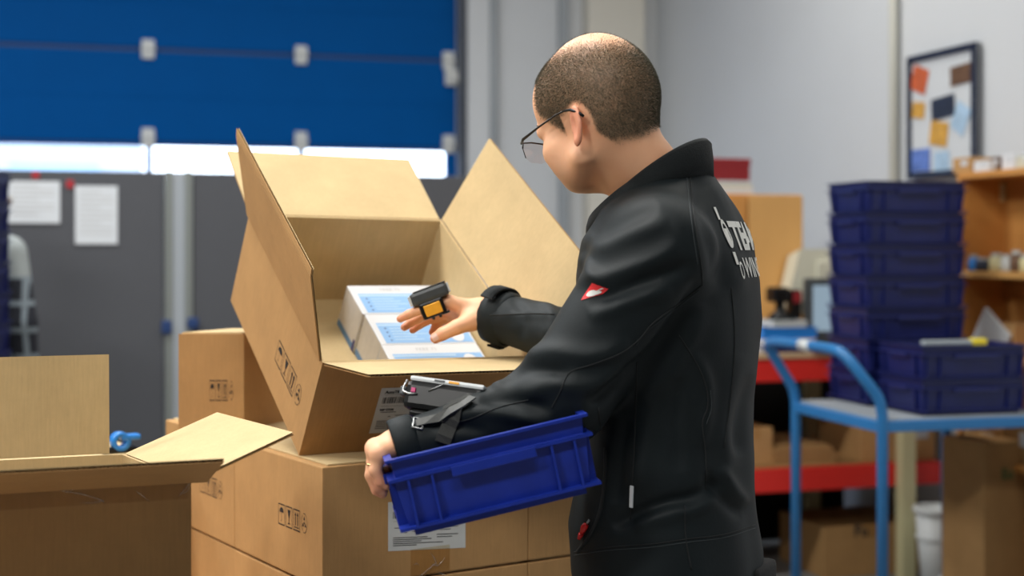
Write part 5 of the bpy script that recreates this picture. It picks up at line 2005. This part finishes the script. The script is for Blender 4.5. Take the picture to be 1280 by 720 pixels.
def drape(vs2, fs2, mapf, name, m, lift=0.0009):
    """lay flat artwork on the cloth: mapf turns art coordinates into a photo position on the jacket"""
    bm = bmesh.new()
    bv_ = [bm.verts.new((p[0], p[1], 0)) for p in vs2]
    for f in fs2:
        try:
            bm.faces.new([bv_[i] for i in f])
        except ValueError:
            pass
    bmesh.ops.triangulate(bm, faces=bm.faces[:])
    bmesh.ops.subdivide_edges(bm, edges=[e for e in bm.edges if e.calc_length() > 0.12], cuts=2, use_grid_fill=True)
    bm.verts.index_update()
    out, ok = [], []
    for v in bm.verts:
        h = mapf(v.co.x, v.co.y, lift)
        out.append(h if h else Vector((0, 0, 0)))
        ok.append(h is not None)
    fs = [[v.index for v in f.verts] for f in bm.faces if all(ok[v.index] for v in f.verts)]
    bm.free()
    keep = sorted({i for f in fs for i in f})
    re = {k: i for i, k in enumerate(keep)}
    return MB().add([out[k] for k in keep], [[re[i] for i in f] for f in fs]).obj(name, m, jk)


# red sleeve badge with the white apple-shaped emblem
def badge(x, y, lift):
    c = [(726.5, 375.5), (754, 367), (760.5, 361), (740.5, 353.5)]   # bl, br, tr, tl
    bx_ = [(1 - x) * (1 - y) * c[0][i] + x * (1 - y) * c[1][i] + x * y * c[2][i] + (1 - x) * y * c[3][i] for i in (0, 1)]
    h = on_jacket(bx_[0], bx_[1], lift)
    return h[0] if h else None


N = 6
gv = [(i / N, j / N) for j in range(N + 1) for i in range(N + 1)]
gf = [(j * (N + 1) + i, j * (N + 1) + i + 1, (j + 1) * (N + 1) + i + 1, (j + 1) * (N + 1) + i) for i in range(N) for j in range(N)]
drape(gv, gf, badge, 'sleeve_badge', 'red_patch', 0.0010)
blob = []
for i in range(28):
    a = 2 * math.pi * i / 28
    r_ = 0.30 + 0.035 * math.cos(2 * a) - 0.06 * math.exp(-((a - math.pi / 2) / 0.28) ** 2)
    blob.append((0.47 + 1.05 * r_ * math.cos(a), 0.36 + 1.10 * r_ * math.sin(a)))
drape([(0.47, 0.36)] + blob, [(0, i + 1, (i + 1) % 28 + 1) for i in range(28)], badge, 'badge_emblem', 'white_print', 0.0018)
drape([(0.52, 0.62), (0.58, 0.60), (0.72, 0.80), (0.76, 0.90), (0.66, 0.90), (0.58, 0.80)], [(0, 1, 2, 3, 4, 5)], badge, 'badge_emblem', 'white_print', 0.0018)

# lettering across the back
T0 = un(930, 311, DM)
rgt = -LF                                              # reading direction: from his left to his right
slope_ = nrm(np.array([0, 0, 1.0]) + F * 0.30)


def back_map(ox, oz):
    def f(x, y, lift):
        o = Vector(T0 - F * 0.30 + rgt * (x + ox) + slope_ * (y + oz))
        h = jbvh.ray_cast(o, Vector(F), 0.6)
        return (h[0] - Vector(F) * 0.0012 + h[1] * 0.0006) if h[0] else None
    return f


def back_text(s, size, bold, ox, oz, space=1.0):
    vs, fs = text_geo(s, size, bold, space)
    return drape([(p.x, p.y) for p in vs], fs, back_map(ox, oz), 'back_lettering', 'white_print')


TXO = -0.082
back_text('TEAM', 0.062, 0.0022, TXO, 0.000)
back_text('WINSE', 0.044, 0.0008, TXO + 0.008, -0.045, 1.0)
em = MB()
ring_ = []
for i in range(22):
    a0 = 2 * math.pi * i / 22
    ring_.append((0.011 * math.cos(a0), 0.023 * math.sin(a0)))
inn = [(x * 0.66, y * 0.70) for x, y in ring_]
drape(ring_ + inn, [(i, (i + 1) % 22, 22 + (i + 1) % 22, 22 + i) for i in range(22)], back_map(TXO - 0.019, 0.024), 'back_emblem', 'white_print')
drape([(x * 0.7, y * 0.6) for x, y in ring_ + inn], [(i, (i + 1) % 22, 22 + (i + 1) % 22, 22 + i) for i in range(22)], back_map(TXO - 0.008, -0.034), 'back_emblem', 'white_print')
for (x0, y0, x1, y1) in ((-0.006, -0.012, 0.006, 0.012), (-0.004, -0.045, 0.004, -0.025), (-0.010, 0.026, -0.003, 0.046)):
    drape([(x0, y0), (x1, y0), (x1, y1), (x0, y1)], [(0, 1, 2, 3)], back_map(TXO - 0.019, 0.020), 'back_emblem', 'white_print')

# collar: folded stand-up band round the neck
CT = un(812, 229, 2.250)
rf, rl = 0.090, 0.088
N = 48


def collar_ring(rad_f, rad_l, dz, tilt, sh=0.0):
    out = []
    for i in range(N):
        a = 2 * math.pi * i / N
        c, s = math.cos(a), math.sin(a)
        z = -tilt * c - 0.006 * max(0, s) * (1 - abs(c)) + dz
        out.append(CT + F * (rad_f * c + sh) + LF * rad_l * s + UP * z)
    return out


prof = [collar_ring(rf - 0.004, rl - 0.004, -0.050, 0.046, -0.004), collar_ring(rf - 0.006, rl - 0.006, -0.012, 0.058), collar_ring(rf - 0.003, rl - 0.003, 0.000, 0.0635), collar_ring(rf + 0.003, rl + 0.003, 0.0035, 0.0645),
        collar_ring(rf + 0.008, rl + 0.008, -0.001, 0.0640), collar_ring(rf + 0.011, rl + 0.012, -0.020, 0.0560), collar_ring(rf + 0.011, rl + 0.014, -0.036, 0.0500),
        collar_ring(rf + 0.006, rl + 0.010, -0.039, 0.0490), collar_ring(rf + 0.010, rl + 0.018, -0.062, 0.0430)]
cm = MB()
vs = [p for r__ in prof for p in r__]
fs = []
for i in range(len(prof) - 1):
    for k in range(N):
        fs.append((i * N + k, (i + 1) * N + k, (i + 1) * N + (k + 1) % N, i * N + (k + 1) % N))
cm.add(vs, [f[::-1] for f in fs])
cm.obj('collar', 'jacket_rib', jk, True)

# right cuff with its strap tab, left cuff hem
def cuff(Wp, dirv, r0, ln, name, tab=None):
    ax = nrm(dirv)
    s1 = nrm(np.cross(ax, UP))
    s2 = np.cross(s1, ax)
    m = MB()
    K = 32
    pr_ = [(0.030, r0 - 0.006), (0.0, r0 - 0.004), (-0.002, r0), (0.0, r0 + 0.0025), (0.012, r0 + 0.0035), (ln, r0 + 0.003), (ln + 0.004, r0 - 0.001)]
    vs = []
    for (x, r_) in pr_:
        for k in range(K):
            a = 2 * math.pi * k / K
            vs.append(Wp - ax * x + (s1 * math.cos(a) * 0.93 + s2 * math.sin(a) * 1.05) * r_)
    fs = []
    for i in range(len(pr_) - 1):
        for k in range(K):
            fs.append((i * K + k, i * K + (k + 1) % K, (i + 1) * K + (k + 1) % K, (i + 1) * K + k))
    m.add(vs, fs)
    m.obj(name, 'jacket', jk, True)
    if tab:
        t = MB()
        # strap around the cuff
        pts = []
        for k in range(26):
            a = math.pi * (-0.55 + 1.35 * k / 25)
            pts.append((a, r0 + 0.0055 + (0.010 * max(0, (k - 20) / 5))))
        vs, fs = [], []
        for (a, r_) in pts:
            for (x, dr2) in ((tab[0], 0), (tab[1], 0), (tab[1], 0.004), (tab[0], 0.004)):
                vs.append(Wp - ax * x + (s1 * math.cos(a) * 0.93 + s2 * math.sin(a) * 1.05) * (r_ + dr2))
        for i in range(len(pts) - 1):
            for k in range(4):
                fs.append((i * 4 + k, i * 4 + (k + 1) % 4, (i + 1) * 4 + (k + 1) % 4, (i + 1) * 4 + k))
        fs.append((0, 1, 2, 3))
        q = (len(pts) - 1) * 4
        fs.append((q + 3, q + 2, q + 1, q))
        t.add(vs, fs)
        t.obj('cuff_strap', 'jacket_rib', jk, True)


cuff(W_R, W_R - E_R, 0.0450, 0.040, 'cuff', (0.004, 0.030))
cuff(W_L + nrm(W_L - E_L) * 0.010, W_L - E_L, 0.0395, 0.03, 'cuff')

# trousers, shoes, pouch at the belt
def trou(p):
    d = legs(p, 0.012)
    d = np.maximum(d, p[:, 2] - (HEM + 0.05))
    return np.maximum(d, 0.075 - p[:, 2])


tv, tq = sdf_mesh(trou, (-0.05, 1.90, 0.03), (0.55, 2.62, HEM + 0.08), 0.010, 2)
np_obj('trousers', tv, tq, 'trousers', man)['label'] = 'black work trousers'
for f_ in (ft_l, ft_r):
    def shoe(p, f_=f_):
        A3_ = np.stack([F, LF, UP])
        d = ell(p, f_ + F * 0.055 + np.array([0, 0, 0.045]), (0.150, 0.056, 0.055), A3_)
        d = sm(d, cap(p, f_ + np.array([0, 0, 0.05]), f_ + np.array([0, 0, 0.13]), 0.056, 0.052), 0.03)
        return np.maximum(d, -p[:, 2] + 0.001)
    sv_, sq_ = sdf_mesh(shoe, f_ + np.array([-0.24, -0.14, -0.02]), f_ + np.array([0.16, 0.22, 0.21]), 0.008, 1)
    np_obj('shoe', sv_, sq_, 'shoe', man)
pp = un(944, 712, 2.242)
pq = MB().box((-0.022, -0.05, -0.045), (0.016, 0.05, 0.012), bev=0.012, M=frame(pp, Vector(F), Vector(LF), Vector(UP)))
pch = pq.obj('belt_pouch', 'trousers', man, True)
pt_ = [pp + LF * s * 0.05 - F * 0.016 + UP * (-0.002 - 0.010 * (1 - s * s)) for s in (-1, -0.5, 0, 0.5, 1)]
MB().tube(pt_, 0.0013, 6).obj('piping', 'tool_yellow', pch, True)

# ------------------------------------------------------------------ glasses
gl = thing('eyeglasses', 'thin dark metal glasses worn by the man', 'glasses')
for s in (1, -1):
    MB().tube([Hv(0.108, s * 0.068, 0.014), Hv(0.094, s * 0.0765, 0.016), Hv(0.05, s * 0.080, 0.022), Hv(0.006, s * 0.0815, 0.027), Hv(-0.010, s * 0.0815, 0.027)], [0.0022, 0.0024, 0.0016, 0.0014, 0.0014], 8).obj('temple', 'specs_metal', gl, True)
    MB().tube([Hv(-0.010, s * 0.0815, 0.027), Hv(-0.024, s * 0.0820, 0.024), Hv(-0.038, s * 0.082, 0.016), Hv(-0.048, s * 0.0815, 0.006)], [0.0016, 0.0024, 0.0028, 0.0022], 8).obj('temple_tip', 'plastic_black', gl, True)
    pts = []
    for (y, z) in ((0.012, 0.012), (0.02, 0.016), (0.045, 0.017), (0.064, 0.015), (0.067, 0.006), (0.064, -0.010), (0.055, -0.017), (0.03, -0.018), (0.015, -0.012), (0.011, 0.0)):
        pts.append(Hv(0.110 - 0.10 * y ** 1.5, s * y, z))
    MB().tube(pts[:5], 0.0014, 6).obj('upper_rim', 'specs_metal', gl, True)
    MB().poly(pts if s > 0 else pts[::-1]).obj('lens', 'lens', gl)
    MB().tube([pts[4], pts[5]], 0.0008, 6).obj('side_rim', 'specs_metal', gl, True)
MB().tube([Hv(0.1095, 0.012, 0.010), Hv(0.114, 0.0, 0.013), Hv(0.1095, -0.012, 0.010)], 0.0014, 6).obj('bridge', 'specs_metal', gl, True)

# ------------------------------------------------------------------ ring scanner on the right index finger
ia, ib = np.asarray(Rf[0][0][0]), np.asarray(Rf[0][1][0])
mid = un(541, 380.5, 2.573)
sx_ = nrm(un(516, 378, 2.567) - un(556, 363, 2.577))         # long axis of the head, towards the finger tips
toc = nrm(np.array([0, 0, CAMH + 0.12]) - mid)
sn = nrm(toc - sx_ * (toc @ sx_))                              # side facing the camera
su = np.cross(sn, sx_)
if su[2] < 0:
    su = -su
SM_ = frame(mid, sx_, sn, su) @ Matrix.Diagonal((1.14, 1.08, 1.08, 1))
rs = thing('ring_scanner', 'black and yellow ring scanner worn on the man\'s right index finger', 'scanner', SM_)
MB().box((-0.031, -0.016, 0.006), (0.031, 0.013, 0.0285), bev=0.006).obj('head', 'plastic_grey', rs)
MB().box((-0.030, -0.015, 0.0272), (0.024, 0.012, 0.0300), bev=0.0013).obj('head_top', 'plastic_black', rs)
MB().box((0.0305, -0.012, 0.009), (0.0335, 0.0095, 0.0255), bev=0.001).obj('scan_window', 'plastic_light', rs)
MB().box((-0.0335, -0.013, 0.010), (-0.0305, 0.010, 0.0265), bev=0.001).obj('end_cap', 'plastic_light', rs)
MB().box((0.006, -0.013, 0.0300), (0.015, 0.001, 0.0306)).obj('logo', 'plastic_light', rs)
MB().box((-0.017, 0.004, -0.021), (0.023, 0.0125, 0.0075), bev=0.004).obj('trigger_housing', 'plastic_black', rs)
MB().box((-0.0105, 0.012, -0.0175), (0.017, 0.0155, 0.0015), bev=0.003).obj('trigger_button', 'yellow', rs)
st_ = MB()
pts = [(0.003, 0.0125 * math.cos(a) - 0.006, 0.0150 * math.sin(a) - 0.008) for a in [2 * math.pi * i / 20 for i in range(20)]]
MB().tube([(-0.006, p[1], p[2]) for p in pts], 0.0022, 6, closed=True).obj('finger_strap', 'strap', rs, True)
MB().tube([(0.006, p[1], p[2]) for p in pts], 0.0022, 6, closed=True).obj('finger_strap', 'strap', rs, True)
MB().box((-0.021, 0.001, -0.0225), (-0.008, 0.010, -0.0185), bev=0.0015).obj('strap_tail', 'plastic_black', rs)

# ------------------------------------------------------------------ forearm terminal
dm = un(556, 490, 2.076)
dx_ = nrm(un(604, 499, 2.057) - un(512, 486, 2.090))
dn = nrm(np.array([0.0, -1.0, 0.30]) - dx_ * (np.array([0.0, -1.0, 0.30]) @ dx_))
du = np.cross(dx_, -dn)
if du[2] < 0:
    du = -du
DMx = frame(dm, dx_, -dn if np.dot(np.cross(dx_, -dn), du) > 0 else dn, du)
wt = thing('wrist_terminal', 'black and silver handheld terminal strapped on the man\'s left forearm', 'terminal', DMx)
# local y points away from the camera
MB().box((-0.054, -0.020, -0.034), (0.062, 0.045, 0.008), bev=0.008).obj('body', 'plastic_black', wt)
MB().box((-0.050, -0.0205, 0.0065), (0.064, 0.046, 0.0145), bev=0.0045).obj('bezel', 'plastic_light', wt)
MB().box((-0.036, -0.013, 0.0142), (0.058, 0.038, 0.0152), bev=0.0004).obj('display', 'plastic_black', wt)
MB().box((-0.012, -0.0212, 0.0095), (0.004, -0.020, 0.0125), bev=0.0005).obj('side_key', 'plastic_grey', wt)
MB().box((0.010, -0.0212, 0.0092), (0.026, -0.020, 0.0128), bev=0.0005).obj('scan_key', 'yellow', wt)
MB().box((-0.044, -0.0225, -0.011), (-0.037, -0.0195, -0.004), bev=0.001).obj('pink_key', 'magenta', wt)
MB().tube([(-0.0565, -0.012, 0.008), (-0.0585, -0.016, -0.004), (-0.056, -0.021, -0.011), (-0.046, -0.0225, -0.014), (-0.034, -0.0225, -0.0125)], 0.0016, 8).obj('wire_guard', 'zip_metal', wt, True)
MB().tube([(-0.018, -0.0215, -0.006), (-0.006, -0.022, 0.001), (0.004, -0.022, 0.007)], 0.0010, 6).obj('wire_guard', 'zip_metal', wt, True)
MB().box((-0.064, -0.016, -0.016), (-0.054, 0.030, -0.002), bev=0.003).obj('front_window', 'plastic_grey', wt)
MB().box((-0.044, -0.014, -0.044), (0.040, 0.040, -0.032), bev=0.006).obj('holder', 'plastic_black', wt)


def band(pts, wdt, name, m, parent, th=0.0022):
    P_ = []
    for (x, y, lf) in pts:
        h = on_jacket(x, y, lf)
        if h:
            P_.append((h[0], h[1]))
    if len(P_) < 2:
        return
    Mi = parent.matrix_world.inverted()
    vs, fs = [], []
    for i, (p, n) in enumerate(P_):
        t = (P_[min(i + 1, len(P_) - 1)][0] - P_[max(i - 1, 0)][0]).normalized()
        s = t.cross(n).normalized()
        for (a, b_) in ((-1, 0), (1, 0), (1, 1), (-1, 1)):
            vs.append(Mi @ (p + s * a * wdt / 2 + n * b_ * th))
    for i in range(len(P_) - 1):
        for k in range(4):
            fs.append((i * 4 + k, (i + 1) * 4 + k, (i + 1) * 4 + (k + 1) % 4, i * 4 + (k + 1) % 4))
    fs.append((0, 1, 2, 3))
    q = (len(P_) - 1) * 4
    fs.append((q + 3, q + 2, q + 1, q))
    MB().add(vs, fs).obj(name, m, parent)


band([(574, 505, 0.006), (571, 514, 0.004), (567, 523, 0.003), (562, 533, 0.002), (556, 545, 0.002), (553, 553, 0.002)], 0.022, 'strap', 'strap', wt)
band([(592, 500, 0.005), (580, 511, 0.007), (566, 517, 0.007), (548, 524, 0.006), (530, 529, 0.004), (521, 531, 0.003)], 0.012, 'strap', 'buckle', wt)
band([(588, 497, 0.004), (572, 507, 0.006), (556, 514, 0.005)], 0.007, 'strap', 'strap', wt)
h_ = on_jacket(523, 531, 0.003)
if h_:
    Mi = wt.matrix_world.inverted()
    t_ = Vector((0.9, 0, -0.2)).normalized()
    s_ = t_.cross(h_[1]).normalized()
    ctr = h_[0]
    MB().tube([Mi @ (ctr + t_ * a + s_ * b_) for a, b_ in ((-0.007, -0.008), (0.007, -0.008), (0.007, 0.008), (-0.007, 0.008))], 0.0018, 6, closed=True).obj('buckle', 'zip_metal', wt, True)

# ------------------------------------------------------------------ colleague at the left edge, far back
cD = 5.62
cbs = un(-32, 420, cD)
cbs[2] = 0.0
cF = nrm(np.array([0.35, 0.94, 0.0]))
cL = np.array([-cF[1], cF[0], 0.0])


def coll(p, g=0.0, part='all'):
    o = cbs
    sh = o + UP * 1.36
    d = ell(p, o + UP * 1.12, (0.115 + g, 0.165 + g, 0.30), np.stack([cF, cL, UP]))
    d = sm(d, ell(p, o + UP * 0.90, (0.12 + g, 0.155 + g, 0.16), np.stack([cF, cL, UP])), 0.05)
    for s in (1, -1):
        S_ = sh + cL * s * 0.165
        E_ = S_ - UP * 0.27 + cL * s * 0.045 + cF * 0.02
        W_ = E_ - UP * 0.22 + cF * 0.05 - cL * s * 0.01
        d = sm(d, cap(p, S_, E_, 0.058 + g, 0.046 + g), 0.04)
        d = sm(d, cap(p, E_, W_, 0.044 + g, 0.034 + g), 0.02)
    if part == 'shirt':
        d = np.maximum(d, 0.80 - p[:, 2])
        d = np.maximum(d, p[:, 2] - 1.44)
        return d
    for s in (1, -1):
        S_ = sh + cL * s * 0.165
        E_ = S_ - UP * 0.27 + cL * s * 0.045 + cF * 0.02
        W_ = E_ - UP * 0.22 + cF * 0.05 - cL * s * 0.01
        d = sm(d, ell(p, W_ + cF * 0.06, (0.07, 0.04, 0.025)), 0.02)
        for q in range(4):
            b_ = W_ + cF * 0.09 + cL * (q - 1.5) * 0.018
            d = sm(d, cap(p, b_, b_ + cF * 0.055 - UP * 0.02, 0.009, 0.007), 0.006)
        d = sm(d, cap(p, W_ + cF * 0.04, W_ + cF * 0.09 - cL * s * 0.045, 0.012, 0.009), 0.01)
        d = sm(d, cap(p, o + UP * 0.88 + cL * s * 0.09, o + UP * 0.48 + cL * s * 0.09, 0.085, 0.06), 0.03)
        d = sm(d, cap(p, o + UP * 0.48 + cL * s * 0.09, o + UP * 0.09 + cL * s * 0.09, 0.058, 0.042), 0.02)
        d = sm(d, ell(p, o + cL * s * 0.09 + cF * 0.05 + UP * 0.05, (0.13, 0.05, 0.045), np.stack([cF, cL, UP])), 0.03)
    d = sm(d, cap(p, o + UP * 1.36, o + UP * 1.50, 0.065, 0.055), 0.04)
    hc_ = o + UP * 1.60 + cF * 0.02
    d = sm(d, ell(p, hc_, (0.098, 0.076, 0.11), np.stack([cF, cL, UP])), 0.03)
    d = sm(d, ell(p, hc_ + cF * 0.04 - UP * 0.06, (0.055, 0.052, 0.06), np.stack([cF, cL, UP])), 0.03)
    d = sm(d, cap(p, hc_ + cF * 0.095 + UP * 0.005, hc_ + cF * 0.115 - UP * 0.03, 0.009, 0.012), 0.01)
    for s in (1, -1):
        d = sm(d, ell(p, hc_ + cL * s * 0.078, (0.014, 0.008, 0.030), np.stack([cF, cL, UP])), 0.008)
    return d


cv, cq = sdf_mesh(coll, cbs + np.array([-0.45, -0.45, -0.01]), cbs + np.array([0.45, 0.55, 1.75]), 0.012, 1)
cm_ = np_obj('person', cv, cq, 'skin')
tag(cm_, 'person in a grey and black checked top beside the grey partition', 'person')
sv2, sq2 = sdf_mesh(lambda p: coll(p, 0.014, 'shirt'), cbs + np.array([-0.45, -0.45, 0.75]), cbs + np.array([0.45, 0.55, 1.50]), 0.011, 1)
m_ = bpy.data.materials.new('checked_cloth')
m_.use_nodes = True
nt = m_.node_tree
b_ = nt.nodes['Principled BSDF']
b_.inputs['Roughness'].default_value = 0.9
tc = nt.nodes.new('ShaderNodeTexCoord')
sp = nt.nodes.new('ShaderNodeSeparateXYZ')
nt.links.new(tc.outputs['Object'], sp.inputs[0])


def stripe(sock, per, width, offv=0.0):
    a = nt.nodes.new('ShaderNodeMath')
    a.operation = 'MULTIPLY_ADD'
    a.inputs[1].default_value = 1 / per
    a.inputs[2].default_value = offv
    nt.links.new(sock, a.inputs[0])
    f_ = nt.nodes.new('ShaderNodeMath')
    f_.operation = 'FRACT'
    nt.links.new(a.outputs[0], f_.inputs[0])
    l_ = nt.nodes.new('ShaderNodeMath')
    l_.operation = 'LESS_THAN'
    l_.inputs[1].default_value = width
    nt.links.new(f_.outputs[0], l_.inputs[0])
    return l_.outputs[0]


mxm = nt.nodes.new('ShaderNodeMath')
mxm.operation = 'MAXIMUM'
nt.links.new(stripe(sp.outputs['Z'], 0.105, 0.20), mxm.inputs[0])
nt.links.new(stripe(sp.outputs['X'], 0.10, 0.18), mxm.inputs[1])
cmix = nt.nodes.new('ShaderNodeMix')
cmix.data_type = 'RGBA'
cmix.inputs['A'].default_value = (0.012, 0.014, 0.022, 1)
cmix.inputs['B'].default_value = (0.20, 0.24, 0.27, 1)
nt.links.new(mxm.outputs[0], cmix.inputs['Factor'])
gt = nt.nodes.new('ShaderNodeMath')
gt.operation = 'GREATER_THAN'
gt.inputs[1].default_value = 1.27
nt.links.new(sp.outputs['Z'], gt.inputs[0])
cm2 = nt.nodes.new('ShaderNodeMix')
cm2.data_type = 'RGBA'
nt.links.new(cmix.outputs['Result'], cm2.inputs['A'])
cm2.inputs['B'].default_value = (0.30, 0.33, 0.33, 1)
nt.links.new(gt.outputs[0], cm2.inputs['Factor'])
nt.links.new(cm2.outputs['Result'], b_.inputs['Base Color'])
MATS['checked_cloth'] = m_
np_obj('shirt', sv2, sq2, 'checked_cloth', cm_)
def ctrou(p):
    d = None
    for s in (1, -1):
        a = cap(p, cbs + UP * 0.88 + cL * s * 0.09, cbs + UP * 0.48 + cL * s * 0.09, 0.10, 0.075)
        a = sm(a, cap(p, cbs + UP * 0.48 + cL * s * 0.09, cbs + UP * 0.08 + cL * s * 0.09, 0.072, 0.06), 0.02)
        d = a if d is None else sm(d, a, 0.03)
    return np.maximum(np.maximum(d, 0.06 - p[:, 2]), p[:, 2] - 0.93)
cv3, cq3 = sdf_mesh(ctrou, cbs + np.array([-0.3, -0.3, 0.03]), cbs + np.array([0.3, 0.3, 1.0]), 0.012, 1)
np_obj('trousers', cv3, cq3, 'trousers', cm_)
hcv, hcq = sdf_mesh(lambda p: np.maximum(ell(p, cbs + UP * 1.615 + cF * 0.012, (0.108, 0.086, 0.112), np.stack([cF, cL, UP])), np.maximum((p - (cbs + UP * 1.60)) @ (cF - UP * 0.9), (cbs[2] + 1.535) - p[:, 2])),
                    cbs + np.array([-0.2, -0.2, 1.45]), cbs + np.array([0.2, 0.2, 1.76]), 0.008, 1)
np_obj('hair', hcv, hcq, 'hair', cm_)
